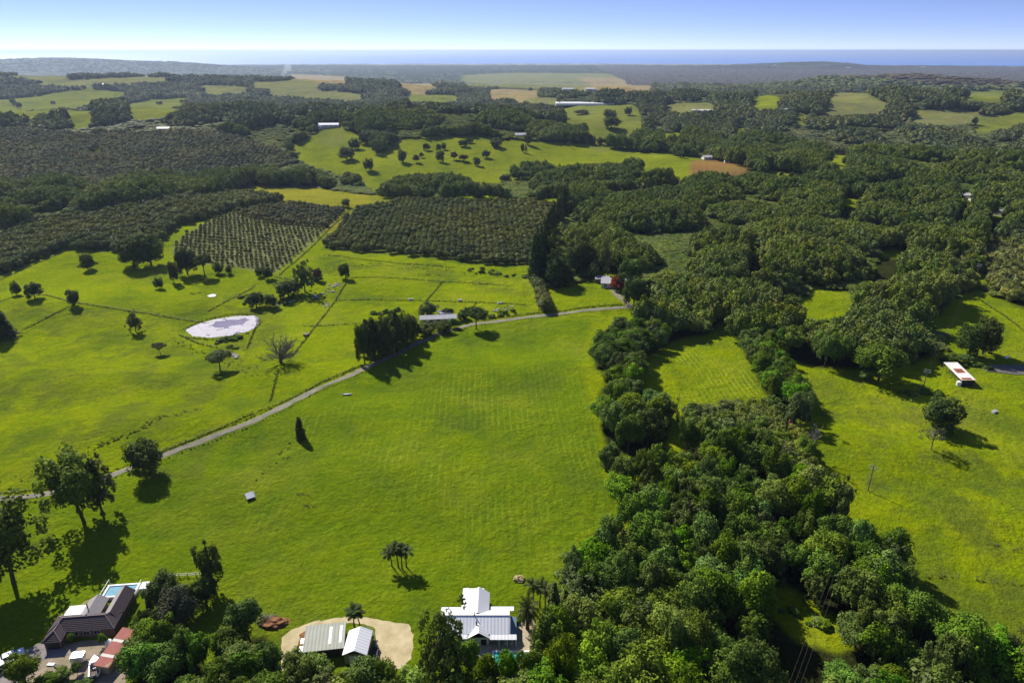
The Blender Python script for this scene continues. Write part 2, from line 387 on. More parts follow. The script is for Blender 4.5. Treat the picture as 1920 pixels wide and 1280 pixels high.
# ------------------------------------------------------------------ land cover, as plots on the ground
_PX = {}
def PW(*pts):
    a = W(pts); _PX[id(a)] = np.array(pts, float); return a
def hides(P, z, top, polys):
    if isinstance(top, tuple): return np.any([hides(P, z, t, polys) for t in top], axis=0)
    """plants whose tops would stand in the line of sight to a clearing"""
    px, py = proj(P[:, 0], P[:, 1], z + top); Q = np.stack([px, py], 1); c = np.zeros(len(P), bool)
    for p in polys: c |= inside(Q, _PX[id(p)]) & (P[:, 1] < p[:, 1].max())
    return c
WOOD = [  # plots under trees in the near and middle distance
    PW((1040, 1150), (1080, 1090), (1125, 1035), (1185, 1000), (1205, 965), (1150, 935), (1135, 905), (1150, 885), (1180, 905), (1255, 900), (1300, 870), (1275, 845), (1310, 822),
       (1360, 830), (1450, 860), (1540, 935), (1562, 972), (1625, 1030), (1690, 1090), (1735, 1150), (1765, 1200), (1800, 1235), (1900, 1275), (2100, 1330), (2200, 1500), (1000, 1500), (965, 1310), (1000, 1270), (1030, 1215)),
    PW((1140, 845), (1125, 800), (1150, 765), (1215, 770), (1258, 800), (1245, 850), (1190, 858)),                     # clump on the paddock edge
    PW((1120, 745), (1145, 705), (1115, 690), (1112, 668), (1145, 640), (1205, 610), (1262, 600), (1345, 597), (1345, 618), (1262, 640), (1212, 668), (1195, 700), (1200, 745), (1160, 765)),
    PW((1385, 640), (1440, 650), (1465, 690), (1490, 740), (1500, 790), (1470, 800), (1437, 745), (1412, 690)),        # belt right of the striped paddock
    PW((1362, 600), (1440, 590), (1475, 590), (1530, 612), (1600, 600), (1760, 615), (1765, 645), (1735, 672), (1690, 690), (1610, 692), (1530, 690), (1470, 672), (1385, 640)),
    PW((1015, 520), (1062, 400), (1075, 372), (1250, 345), (1560, 350), (1920, 330), (2200, 330), (2200, 560), (1930, 585), (1850, 548), (1832, 540), (1780, 555), (1765, 590), (1700, 600), (1600, 575),
       (1600, 555), (1520, 530), (1505, 555), (1480, 568), (1360, 600), (1270, 600), (1225, 580), (1195, 560), (1190, 528), (1165, 512), (1110, 508), (1060, 540)),
    PW((-200, 470), (0, 436), (200, 396), (330, 379), (418, 370), (400, 350), (0, 355), (-200, 370)),
]
NOWOOD = [PW((1640, 470), (1700, 468), (1712, 480), (1650, 484)), PW((1395, 470), (1440, 466), (1450, 477), (1400, 481)), PW((1425, 1092), (1480, 1098), (1540, 1138), (1590, 1170), (1600, 1215), (1565, 1225), (1490, 1198), (1440, 1150)),
          PW((1518, 535), (1600, 548), (1610, 562), (1545, 566), (1515, 558)), PW((1483, 583), (1510, 588), (1548, 608), (1515, 612)),
          PW((1565, 368), (1600, 372), (1628, 380), (1612, 388), (1580, 386)), PW((1795, 365), (1830, 362), (1830, 380), (1800, 382)),
          PW((1848, 400), (1885, 395), (1890, 410), (1858, 412)), PW((1835, 470), (1848, 470), (1850, 545), (1830, 545))]
BOTTOM = [  # garden and roadside trees along the bottom edge
    PW((440, 1285), (475, 1250), (545, 1275), (640, 1285), (760, 1285), (790, 1305), (860, 1305), (900, 1310), (970, 1315), (1000, 1500), (200, 1500), (330, 1330)),
    PW((405, 1225), (440, 1195), (500, 1190), (520, 1215), (520, 1260), (470, 1280), (420, 1275)),
    PW((255, 1265), (300, 1215), (350, 1200), (375, 1225), (392, 1270), (380, 1330), (240, 1330))]
BLOCK = PW((1262, 792), (1330, 770), (1440, 765), (1480, 800), (1520, 860), (1560, 940), (1490, 905), (1400, 865), (1330, 838))   # rows of dense trees below the striped paddock
ORCH = PW((-160, 590), (0, 518), (60, 492), (125, 468), (230, 472), (305, 452), (335, 425), (400, 408), (445, 392), (540, 378), (420, 366), (330, 375), (200, 392), (0, 432), (-160, 460))
YOUNG = PW((322, 470), (345, 440), (420, 400), (545, 384), (650, 392), (610, 432), (515, 512), (420, 498), (340, 492))
YOUNG_OLD = PW((440, 400), (545, 384), (650, 392), (612, 428), (540, 425))
ORCH_MID = PW((606, 466), (668, 396), (760, 378), (1047, 386), (1012, 492), (960, 500), (860, 490), (780, 480))
ORCH_RIGHT = PW((1848, 470), (1960, 420), (2150, 450), (2150, 640), (1960, 590), (1880, 562), (1852, 535))
SLOPE = PW((-250, 300), (0, 245), (150, 255), (420, 250), (540, 290), (560, 310), (400, 335), (200, 350), (-250, 390))   # old orchard rows on the far slope
CLEAR = [  # (plot, colour key)
    (PW((545, 275), (600, 245), (670, 250), (712, 290), (745, 262), (850, 255), (1000, 265), (1100, 270), (1205, 284), (1190, 296), (1000, 298), (905, 325), (770, 318), (700, 340), (672, 320), (635, 305), (590, 292)), 'lime'),
    (PW((405, 366), (470, 348), (600, 351), (700, 366), (758, 380), (735, 394), (640, 392), (545, 380), (425, 368)), 'straw'),
    (PW((830, 377), (1052, 377), (1050, 388), (850, 386)), 'straw'),
    (PW((1262, 292), (1330, 297), (1402, 320), (1402, 345), (1340, 350), (1285, 340)), 'lime'),
    (PW((1295, 302), (1335, 298), (1405, 320), (1405, 346), (1345, 350), (1298, 334)), 'brown'),
    (PW((-200, 190), (0, 187), (110, 173), (200, 166), (240, 172), (150, 192), (40, 207), (0, 207), (-200, 215)), 'pale'),
    (PW((230, 198), (285, 185), (358, 184), (335, 195), (250, 205)), 'pale'), (PW((118, 213), (195, 204), (168, 216), (130, 219)), 'pale'),
    (PW((1050, 192), (1190, 196), (1190, 222), (1180, 250), (1120, 256), (1095, 240), (1110, 222), (1060, 212)), 'pale'),
    (PW((1235, 252), (1285, 242), (1282, 254), (1245, 258)), 'lime'), (PW((865, 143), (960, 139), (1150, 140), (1220, 154), (1226, 168), (1100, 163), (1000, 157), (870, 152)), 'paler'),
    (PW((1090, 148), (1205, 150), (1222, 166), (1120, 160)), 'tan'), (PW((915, 168), (1012, 170), (1012, 182), (918, 181)), 'tan'), (PW((1405, 183), (1465, 185), (1452, 198), (1418, 198)), 'lime'),
    (PW((1545, 195), (1590, 170), (1635, 180), (1672, 196), (1640, 206), (1560, 208)), 'paler'), (PW((1825, 222), (1960, 198), (1960, 228), (1840, 232)), 'pale'),
    (PW((740, 156), (832, 157), (782, 168)), 'tan'), (PW((545, 141), (650, 146), (650, 151), (560, 148)), 'tan'), (PW((160, 277), (190, 270), (187, 282), (165, 284)), 'lime'),
    (PW((1548, 289), (1602, 292), (1582, 301), (1555, 301)), 'lime'), (PW((1438, 318), (1535, 334), (1530, 346), (1470, 350), (1442, 338)), 'lime'),
    (PW((480, 152), (600, 152), (590, 158), (470, 158)), 'paler'), (PW((0, 150), (270, 142), (360, 146), (120, 153)), 'paler'), (PW((1160, 136), (1420, 135), (1420, 139), (1180, 140)), 'tan'),
    (PW((1375, 240), (1395, 236), (1400, 246), (1380, 248)), 'lime'), (PW((1810, 168), (1890, 170), (1880, 178), (1815, 176)), 'pale'), (PW((760, 180), (800, 180), (795, 190), (765, 190)), 'pale'),
    (PW((1195, 290), (1260, 285), (1275, 345), (1220, 320)), 'lime'),
    (PW((1700, 206), (1850, 208), (1820, 217), (1720, 216)), 'paler'), (PW((490, 167), (560, 166), (700, 176), (640, 181), (520, 174)), 'paler'), (PW((760, 177), (870, 181), (845, 187), (770, 184)), 'pale'), (PW((1160, 198), (1200, 203), (1210, 232), (1180, 252)), 'pale'), (PW((360, 161), (440, 160), (480, 166), (400, 168)), 'paler'), (PW((985, 184), (1050, 186), (1045, 191), (990, 190)), 'paler'), (PW((1280, 130), (1440, 128), (1460, 132), (1300, 134)), 'tan'), (PW((1240, 196), (1330, 192), (1345, 205), (1260, 208)), 'paler'), (PW((640, 230), (590, 232), (600, 244), (650, 244)), 'pale'), (PW((1485, 210), (1520, 214), (1500, 222)), 'pale')]
HEATH = PW((1120, 126), (1500, 128), (2200, 124), (2200, 172), (1800, 164), (1640, 150), (1400, 160), (1240, 160))
COLS = dict(grass=(.212, .282, .004), big=(.150, .226, .006), lime=(.195, .235, .012), straw=(.250, .245, .020), pale=(.170, .195, .035), paler=(.19, .195, .07), tan=(.30, .23, .11), brown=(.24, .135, .050),
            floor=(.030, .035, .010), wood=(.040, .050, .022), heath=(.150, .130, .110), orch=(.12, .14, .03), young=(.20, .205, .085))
ROAD = [(-160, 955), (-60, 943), (0, 935), (100, 926), (160, 908), (225, 886), (290, 860), (350, 836), (420, 810), (470, 792), (520, 768), (580, 735), (640, 710), (690, 688), (740, 665), (790, 640), (830, 622), (880, 609), (940, 601), (1000, 593), (1080, 584), (1150, 578), (1185, 575), (1225, 582)]
BIGF = PW(*ROAD[2:20], (1110, 600), (1090, 680), (1120, 800), (1130, 900), (1180, 960), (1000, 1150), (1000, 1400), (-400, 1400), (-400, 960))
MOW = [PW((430, 1010), (560, 790), (830, 690), (1100, 690), (1120, 860), (1160, 980), (1040, 1090), (930, 1085), (700, 1030)), PW((1215, 745), (1240, 690), (1270, 655), (1345, 625), (1375, 640), (1425, 735), (1400, 755), (1300, 762))]
ROUGH = [PW((-100, 560), (340, 590), (420, 650), (380, 900), (100, 905), (-100, 900)), PW((340, 580), (500, 520), (560, 680), (520, 760), (380, 720)), PW((600, 480), (760, 490), (1000, 520), (990, 560), (700, 500), (520, 560)),
         PW((1490, 700), (1940, 720), (1940, 1240), (1740, 1120))]

# ------------------------------------------------------------------ ground
def build_ground():
    fine = np.radians(np.arange(-60, 60.01, .25)); coarse = np.radians(np.arange(64, 297, 4))
    th = np.concatenate([fine, coarse]); rr = np.concatenate([[6, 14, 24, 34], 42 * 1.0072 ** np.arange(0, 800)])
    T, R_ = np.meshgrid(th, rr); X = (np.sin(T) * R_).ravel(); Y = (np.cos(T) * R_).ravel()
    Z = H(X, Y); P = np.stack([X, Y], 1); n = len(P)
    r = np.hypot(X, Y); nt = len(th)
    colr = np.tile(np.array(COLS['grass']), (n, 1)); grass = np.ones(n); mow = np.zeros(n); rough = np.zeros(n)
    colr[inside(P, BIGF)] = COLS['big']; colr[(Y < 80)] = COLS['big']  # backlit glow of the upper paddocks is in the grass colour; big stays darker
    far = (Y > 1) & (r > 640)
    farwood = far.copy()
    px, py = proj(X, np.maximum(Y, 1), Z)
    farwood &= (py < 372)
    farwood |= (np.abs(np.degrees(np.arctan2(X, Y))) > 48) & (r > 420)
    wood = inany(P, WOOD) & ~inany(P, NOWOOD) | farwood | inany(P, BOTTOM)
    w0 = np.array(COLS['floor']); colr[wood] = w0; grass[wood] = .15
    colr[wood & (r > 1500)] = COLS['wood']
    for pl, key in ((ORCH, 'orch'), (ORCH_MID, 'orch'), (BLOCK, 'orch'), (YOUNG, 'young'), (HEATH, 'heath')):
        i = inside(P, pl); colr[i] = COLS[key]; grass[i] = .4; wood[i] = False
    Z0 = Z.copy(); NEARCROP = [ORCH, ORCH_MID, YOUNG, SLOPE]
    fw = wood & (r > 5200)
    Z = Z + np.where(fw, 7 + 7 * fbm(X / 60, Y / 60, 3, 3) + 4 * vnoise(X / 18, Y / 18, 8), 0)
    for pl, key in CLEAR:
        i = inside(P, pl)
        if pl[:, 1].min() > 500: i |= hides(P, Z0, (3., 6., 9., 12., 15., 19.), [pl]) & (r > 480) & ~inany(P, NEARCROP)
        colr[i] = COLS[key]; grass[i] = .8; wood[i] = False
    for pl, q in zip(MOW, (1., 2.6)): mow[inside(P, pl)] = q
    for pl in ROUGH: rough[inside(P, pl) & ~wood] = 1
    sand = (r > 10500) & (Z < SEA + 2.2) & (Z > SEA - 2); colr[sand] = (.5, .46, .36)
    # smooth the cover a little so that plots blend over a metre or two
    def sm(a):
        g = a.reshape(len(rr), nt, -1).astype(float)
        for _ in range(1):
            g[1:-1] = (g[:-2] + 2 * g[1:-1] + g[2:]) / 4; g[:, 1:-1] = (g[:, :-2] + 2 * g[:, 1:-1] + g[:, 2:]) / 4
        return g.reshape(n, -1)
    colr = sm(colr); grass = sm(grass)[:, 0]; mow = sm(mow)[:, 0]; rough = sm(sm(sm(sm(rough))))[:, 0]
    i, j = np.meshgrid(np.arange(len(rr) - 1), np.arange(nt), indexing='ij'); j2 = (j + 1) % nt
    Fc = np.stack([i * nt + j, i * nt + j2, (i + 1) * nt + j2, (i + 1) * nt + j], -1).reshape(-1, 4)[:, ::-1]
    me = mesh_np('ground', np.stack([X, Y, Z], 1), Fc, smooth=True)
    a = me.attributes.new('col', 'FLOAT_COLOR', 'POINT'); a.data.foreach_set('color', np.c_[colr, np.ones(n)].astype(np.float32).ravel())
    a = me.attributes.new('fx', 'FLOAT_COLOR', 'POINT'); a.data.foreach_set('color', np.c_[grass, mow, rough, np.ones(n)].astype(np.float32).ravel())
    o = link('ground', me, M['ground']); tag(o, kind='structure')
build_ground()

def ocean():
    m, n, l = new_mat('sea water'); o = n.new('ShaderNodeOutputMaterial'); p = n.new('ShaderNodeBsdfPrincipled'); l.new(p.outputs[0], o.inputs['Surface'])
    tc = n.new('ShaderNodeTexCoord')
    mp = n.new('ShaderNodeMapping'); mp.inputs['Scale'].default_value = (.0004, .0012, 1); l.new(tc.outputs['Object'], mp.inputs['Vector'])
    l.new(mixc(n, l, (.075, .18, .50), (.10, .22, .55), noise(n, l, mp.outputs[0], 1, 5, .6)), p.inputs['Base Color'])
    p.inputs['Roughness'].default_value = .45; p.inputs['Specular IOR Level'].default_value = .25
    th = np.radians(np.arange(-70, 70.1, 2)); rr = np.array([9000, 12000, 20000, 35000, 70000, 160000.])
    V = [(r * math.sin(t), r * math.cos(t), SEA) for r in rr for t in th]; k = len(th)
    Fc = [(i * k + j, (i + 1) * k + j, (i + 1) * k + j + 1, i * k + j + 1) for i in range(len(rr) - 1) for j in range(k - 1)]
    tag(link('sea', mesh_np('sea', V, [f[::-1] for f in Fc]), m), kind='structure')
ocean()

def ribbon(name, pts, width, mat, dz=.06, step=2.0, wob=.7, edge=True):
    L = W(pts); d = np.r_[0, np.cumsum(np.hypot(*np.diff(L, axis=0).T))]
    s = np.arange(0, d[-1], step); X = np.interp(s, d, L[:, 0]); Y = np.interp(s, d, L[:, 1])
    for _ in range(6): X[1:-1] = (X[:-2] + X[1:-1] + X[2:]) / 3; Y[1:-1] = (Y[:-2] + Y[1:-1] + Y[2:]) / 3
    tx, ty = np.gradient(X), np.gradient(Y); q = np.hypot(tx, ty); nx, ny = -ty / q, tx / q
    offs = np.array([-.5, -.36, -.2, -.06, .06, .2, .36, .5]); eg = np.array([1.4, .55, 0, .8, .8, 0, .55, 1.4])
    V = []; E = []
    for k, of in enumerate(offs):
        w = width * of + (wob * (fbm(s / 6, np.full_like(s, k), 2, 3)) if abs(of) == .5 else 0)
        x, y = X + nx * w, Y + ny * w; z = np.maximum(H(x, y), H(X, Y)) + dz if abs(of) < .4 else H(x, y) + dz * .6
        V.append(np.stack([x, y, z], 1)); E.append(np.full(len(s), eg[k]))
    V = np.concatenate(V); E = np.concatenate(E); n = len(s)
    Fc = [(k * n + i, k * n + i + 1, (k + 1) * n + i + 1, (k + 1) * n + i) for k in range(len(offs) - 1) for i in range(n - 1)]
    me = mesh_np(name, V, [f[::-1] for f in Fc], smooth=True)
    a = me.attributes.new('edge', 'FLOAT', 'POINT'); a.data.foreach_set('value', E.astype(np.float32))
    o = link(name, me, mat); tag(o, kind='structure'); return o
ribbon('road', ROAD, 2.9, M['road'])
ribbon('track', [(1180, 574), (1165, 560), (1150, 545), (1140, 536)], 3.0, M['road'])

def sheet(name, pts, mat, dz=.03, jit=.5, seed=1, kind='structure'):
    """flat patch on the level yard, its edge subdivided and roughened"""
    L = W(pts); rng = np.random.default_rng(seed); out = []
    for i in range(len(L)):
        a, b = L[i], L[(i + 1) % len(L)]; k = max(1, int(np.hypot(*(b - a)) / 1.2))
        for t in range(k): out.append(a + (b - a) * t / k + rng.normal(0, jit * .4, 2))
    z = float(H(*L.mean(0))) + dz
    bm = bmesh.new(); vs = [bm.verts.new((p[0], p[1], z)) for p in out]; f = bm.faces.new(vs)
    if f.normal.z < 0: f.normal_flip()
    bmesh.ops.triangulate(bm, faces=[f]); me = bpy.data.meshes.new(name); bm.to_mesh(me); bm.free()
    for pl in me.polygons:
        if pl.normal.z < 0: pl.flip()
    o = link(name, me, mat); return tag(o, kind=kind)
sheet('driveway', [(526, 1240), (528, 1195), (548, 1180), (585, 1165), (640, 1156), (690, 1156), (728, 1165), (765, 1168), (776, 1190), (774, 1225), (760, 1250), (702, 1258), (704, 1180), (690, 1170), (640, 1167), (595, 1175), (580, 1186), (566, 1215), (562, 1258), (530, 1258)], M['drive'])
sheet('bare_soil', [(1464, 783), (1478, 781), (1486, 794), (1473, 799)], M['soil'], .15, .4, 21)
sheet('grass_island', [(662, 1240), (668, 1180), (690, 1172), (703, 1180), (706, 1240)], simple('dull lawn', (.13, .16, .03), .95, .4, .8), .05, .3, 4)
sheet('soil_patch', [(558, 1215), (562, 1188), (578, 1180), (590, 1200), (580, 1220)], M['soil'], .055, .5, 5)
sheet('yard', [(60, 1225), (120, 1205), (215, 1198), (245, 1190), (250, 1240), (225, 1300), (70, 1320), (40, 1270)], M['yard'], .03, .5, 6)
sheet('parking_area', [(-60, 1290), (0, 1262), (32, 1228), (75, 1205), (118, 1203), (130, 1228), (60, 1240), (20, 1300), (-40, 1340)], M['yard_grey'], .06, .4, 7)
sheet('terrace', [(935, 1200), (985, 1160), (1003, 1160), (1012, 1225), (985, 1240), (915, 1235), (860, 1222), (865, 1198)], M['paving'], .03, .2, 8)
sheet('bank', [(95, 1190), (100, 1165), (125, 1145), (160, 1128), (190, 1118), (180, 1140), (130, 1170), (105, 1200)], simple('bare bank', (.26, .24, .10), .95, .4, .6, col2=(.14, .17, .03)), .05, .6, 9)

# ------------------------------------------------------------------ tree meshes
def rdir(rng, n, lower=-1.):
    z = rng.uniform(lower, 1, n); a = rng.uniform(0, 2 * np.pi, n); q = np.sqrt(1 - z * z)
    return np.stack([q * np.cos(a), q * np.sin(a), z], 1)
def quads(rng, P, N, size, tint, asp=.6):
    n = len(P); N = N / (np.linalg.norm(N, axis=1, keepdims=True) + 1e-9)
    r = rng.normal(size=(n, 3)); t = np.cross(N, r); t /= np.linalg.norm(t, axis=1, keepdims=True) + 1e-9; b = np.cross(N, t)
    s = (size * rng.uniform(.65, 1.35, n))[:, None]
    V = np.stack([P - t * s, P - b * s * asp, P + t * s, P + b * s * asp], 1).reshape(-1, 3)
    return V, np.arange(4 * n).reshape(n, 4), tint
def ball(c, r, rng, nu=9, nv=6, amp=.18):
    V = [];
    for i in range(nv + 1):
        ph = math.pi * i / nv
        for j in range(nu):
            a = 2 * math.pi * j / nu; k = 1 + rng.uniform(-amp, amp)
            V.append((math.sin(ph) * math.cos(a) * k, math.sin(ph) * math.sin(a) * k, math.cos(ph) * k))
    V = np.array(V) * np.asarray(r) + np.asarray(c)
    Fc = [(i * nu + j, (i + 1) * nu + j, (i + 1) * nu + (j + 1) % nu, i * nu + (j + 1) % nu) for i in range(nv) for j in range(nu)]
    return V, np.array(Fc), None
def join(parts):
    V = []; Fc = []; T = []; o = 0
    for v, f, t in parts:
        V.append(v); Fc.append(f + o); T.append(np.full(len(f), .35) if t is None else t); o += len(v)
    return np.concatenate(V), np.concatenate(Fc), np.concatenate(T)
def crown_mesh(name, seed, R=4., Hc=8., z0=3., ncl=42, nlf=120, leaf=.33, lower=-.35, core=.72, mat=None, rcl=(.20, .36), shell=(.6, .82), lump=.25, droop=0., up=.35):
    """leafy crown: clumps spread over an uneven dome, each clump covered with small leaf faces. z0 = underside"""
    rng = np.random.default_rng(seed)
    d = rdir(rng, ncl, lower)
    ax = rng.uniform(0, 6.28); lob = 1 + lump * (np.sin(np.arctan2(d[:, 1], d[:, 0]) * 2 + ax) * .5 + np.sin(np.arctan2(d[:, 1], d[:, 0]) * 3 + ax * 2) * .5) * np.sqrt(np.maximum(0, 1 - d[:, 2] ** 2)) + rng.normal(0, lump * .35, ncl)
    c = d * (rng.uniform(*shell, ncl) * lob)[:, None]
    rc = rng.uniform(*rcl, ncl); ct = rng.uniform(0, 1, ncl)
    k = np.repeat(np.arange(ncl), nlf); e = rdir(rng, len(k))
    keep = ((e * d[k]).sum(1) > -.35) | (e[:, 2] > .3); k = k[keep]; e = e[keep]
    rad = rng.uniform(.72, 1.06, len(k)) * rc[k] * (1 + .22 * np.sin(e[:, 0] * 7 + k) * np.sin(e[:, 1] * 6 + k * 2))
    P = c[k] + e * rad[:, None]
    sc = np.array([R, R, Hc / 2])
    P = P * sc; N = e * 1.0 + rng.normal(0, .45, P.shape) + np.array([0, 0, up])
    if droop: P[:, 2] -= droop * (np.hypot(P[:, 0], P[:, 1]) / R) ** 2
    zc = z0 + Hc / 2 * (1 if lower < -.8 else .55)
    P[:, 2] += zc
    P[:, 2] = np.maximum(P[:, 2], .15)
    parts = [quads(rng, P, N, leaf, np.clip(ct[k] * .75 + rng.uniform(-.12, .37, len(k)), 0, 1))]
    if core:
        v, f, t = ball((0, 0, zc), (R * core, R * core, Hc / 2 * core), rng); v[:, 2] = np.maximum(v[:, 2], zc - Hc / 2 * abs(min(lower, -.2))); parts.append((v, f, t))
    V, Fc, T = join(parts)
    me = mesh_np(name, V, Fc, False, T)
    if mat: me.materials.append(M[mat])
    return me, c * sc + np.array([0, 0, zc])
def trunk_mesh(name, seed, h, r, cs=None, nl=5, spread=2.5, lean=.3, mat='bark', split=.45):
    rng = np.random.default_rng(seed); m = MB()
    top = Vector((rng.normal(0, lean), rng.normal(0, lean), h)); midp = top * .5 + Vector((rng.normal(0, lean * .5), rng.normal(0, lean * .5), 0))
    m.tube([(0, 0, -.4), (0, 0, .25), tuple(midp * .5), tuple(midp), tuple(top)], [r * 1.7, r * 1.1, r * .95, r * .8, r * .35], 7)
    tg = [Vector(x) for x in (cs[rng.choice(len(cs), min(nl, len(cs)), replace=False)] if cs is not None else np.c_[rdir(rng, nl, -.1)[:, :2] * spread, np.full(nl, h * .95)])]
    for t in tg:
        s = Vector((0, 0, 0)).lerp(top, rng.uniform(split, .85)); s = midp * (s.z / max(midp.z, .1)) if s.z < midp.z else midp.lerp(top, (s.z - midp.z) / max(.01, top.z - midp.z))
        k = s.lerp(t, .5) + Vector((0, 0, rng.uniform(-.1, .35) * spread * .4)); m.tube([s, k, t], [r * .5, r * .33, r * .1], 5)
    me = m.mesh(name); me.materials.append(M[mat]); return me
PRO = {}
def proto(key, name, seeds, ck, tk, mat):
    L = []
    for s in seeds:
        rng = np.random.default_rng(s + 99)
        me, cs = crown_mesh(name + '_crown', s, mat=mat, **ck)
        L.append((me, trunk_mesh(name + '_trunk', s, cs=cs, **tk)))
    PRO[key] = L
# canonical tree: 12 m tall, 4 m crown radius unless scaled
proto('round', 'broadleaf', range(1, 7), dict(R=4.2, Hc=9, z0=4, ncl=40, nlf=190, leaf=.25, lower=-.45, core=.56, rcl=(.22, .40), shell=(.55, .9)), dict(h=8, r=.22), 'leaf')
proto('lush', 'fresh_broadleaf', range(11, 14), dict(R=4.2, Hc=8.5, z0=4, ncl=48, nlf=150, leaf=.25, lower=-.4, core=.56, rcl=(.20, .36), shell=(.55, .9)), dict(h=8, r=.22), 'leaf_fresh')
proto('tall', 'tall_broadleaf', range(21, 24), dict(R=3.6, Hc=10.5, z0=3.5, ncl=44, nlf=160, leaf=.25, lower=-.6, lump=.4, core=.5, rcl=(.20, .36), shell=(.5, .95)), dict(h=9, r=.22), 'leaf')
proto('gum', 'gum', range(31, 35), dict(R=4.4, Hc=10.5, z0=1.4, ncl=74, nlf=90, leaf=.22, lower=-.65, core=.3, rcl=(.11, .22), shell=(.35, .92), lump=.35), dict(h=9.0, r=.24, nl=20, mat='bark', split=.25, lean=.15), 'leaf_gum')
proto('dense', 'dense_dome', range(41, 44), dict(R=4.4, Hc=9.6, z0=.5, ncl=50, nlf=170, leaf=.25, lower=-.85, core=.55, rcl=(.20, .36), shell=(.55, .9), lump=.3), dict(h=7, r=.3), 'leaf_dark')
proto('umbrella', 'spreading', range(51, 53), dict(R=5.0, Hc=7.0, z0=5.5, ncl=44, nlf=120, leaf=.27, lower=-.1, core=.5, lump=.3), dict(h=8.5, r=.26, nl=12, split=.5), 'leaf_dark')
proto('grey', 'grey_shrub_tree', [61], dict(R=4.4, Hc=10, z0=1.5, ncl=60, nlf=140, leaf=.22, lower=-.7), dict(h=7, r=.2), 'leaf_grey')
proto('orchard', 'orchard', range(71, 75), dict(R=3.1, Hc=6.2, z0=.3, ncl=40, nlf=60, leaf=.26, lower=-.85, lump=.12), dict(h=4, r=.12, nl=3), 'leaf_orch')
proto('nut', 'nut', range(76, 80), dict(R=3.1, Hc=6.2, z0=.3, ncl=40, nlf=70, leaf=.26, lower=-.85, lump=.12, core=.6), dict(h=4, r=.12, nl=3), 'leaf_mid')
proto('red', 'red_leaved', [81], dict(R=4, Hc=7, z0=2, ncl=36, nlf=70, leaf=.3, lower=-.5), dict(h=6, r=.2), 'leaf_red')
proto('rust', 'bronze_leaved', [85, 86], dict(R=4, Hc=7, z0=2, ncl=30, nlf=50, leaf=.35, lower=-.5), dict(h=6, r=.2), 'leaf_rust')
proto('sparse', 'sparse', [91], dict(R=4.4, Hc=7, z0=4, ncl=40, nlf=38, leaf=.22, lower=-.2, core=0, rcl=(.14, .24), shell=(.4, .95)), dict(h=8, r=.2, nl=20, mat='drywood', split=.3), 'leaf_grey')
def conifer_mesh(name, seed, R=2.4, h=12., z0=1., nt=22, nb=16, mat='leaf_dark', leaf=.3, pw=.8):
    rng = np.random.default_rng(seed); P = []; N = []
    for i in range(nt):
        f = (i + .5) / nt; z = z0 + (h - z0) * f; r = R * (1 - f) ** pw * rng.uniform(.85, 1.1)
        for j in range(max(5, int(nb * (1 - f * .6)))):
            a = rng.uniform(0, 6.28); k = int(5 + 9 * r)
            t = rng.uniform(.25, 1, k); P.append(np.stack([np.cos(a) * r * t, np.sin(a) * r * t, z - .25 * r * t ** 2 + rng.normal(0, .12, k)], 1) + rng.normal(0, .13, (k, 3)))
            N.append(np.tile([math.cos(a) * .7, math.sin(a) * .7, .8], (k, 1)) + rng.normal(0, .4, (k, 3)))
    P = np.concatenate(P); N = np.concatenate(N)
    v, f_, t = quads(rng, P, N, leaf, rng.uniform(0, 1, len(P)))
    me = mesh_np(name, v, f_, False, t); me.materials.append(M[mat]); return me
def bare_trunk(name, h, r, mat='bark'):
    me = MB().tube([(0, 0, -.4), (0, 0, h * .4), (.1, .05, h)], [r * 1.4, r, r * .25], 7).mesh(name); me.materials.append(M[mat]); return me
PRO['conifer'] = [(conifer_mesh('conifer_crown', s, 2.9, 12, 1.2), bare_trunk('conifer_trunk', 11, .24)) for s in (101, 102)]
PRO['cypress'] = [(conifer_mesh('cypress_crown', 105, 1.25, 12, .2, 30, 12, pw=.45, leaf=.26), bare_trunk('cypress_trunk', 10, .15))]
PRO['pine'] = [(conifer_mesh('pine_crown', s, 3.3, 13, 4.0, 20, 14, leaf=.34, pw=.55), bare_trunk('pine_trunk', 12, .26)) for s in (107, 108)]
def twig_mesh(name, seed, h=8., R=4., n0=30, mat='drywood', r=.22, fan=True):
    """leafless crown: limbs forking into twigs"""
    rng = np.random.default_rng(seed); m = MB()
    for i in range(n0):
        a = rng.uniform(0, 6.28); el = rng.uniform(.25, 1.35) if fan else rng.uniform(.8, 1.4)
        L = h * rng.uniform(.7, 1.0) * (1 if el > .7 else .8); d = Vector((math.cos(a) * math.cos(el), math.sin(a) * math.cos(el), math.sin(el)))
        s = Vector((0, 0, rng.uniform(.1, .3) * h * (.5 if fan else 1.5))); e = s + d * L * .85 * (R / 4 if el < 1 else 1); k = s.lerp(e, .5) + Vector((0, 0, .06 * L))
        m.tube([s, k, e], [r * .45, r * .28, .02], 4)
        for q in range(9 if fan else 4):
            t = rng.uniform(.25, .95); b = s.lerp(k, t * 2) if t < .5 else k.lerp(e, t * 2 - 1)
            dd = (d + Vector(rng.normal(0, .45, 3)) + Vector((0, 0, .25))).normalized(); f = b + dd * L * rng.uniform(.18, .4)
            m.tube([b, b.lerp(f, .5), f], [.06, .045, .02], 3)
            for _ in range(3 if fan else 1):
                t2 = rng.uniform(.3, .9); b2 = b.lerp(f, t2); m.tube([b2, b2 + (dd + Vector(rng.normal(0, .5, 3))).normalized() * L * .13], [.035, .018], 3)
    me = m.mesh(name); me.materials.append(M[mat]); return me
PRO['bare'] = [(twig_mesh('bare_crown', 111), bare_trunk('bare_trunk', 4.5, .35, 'bark'))]
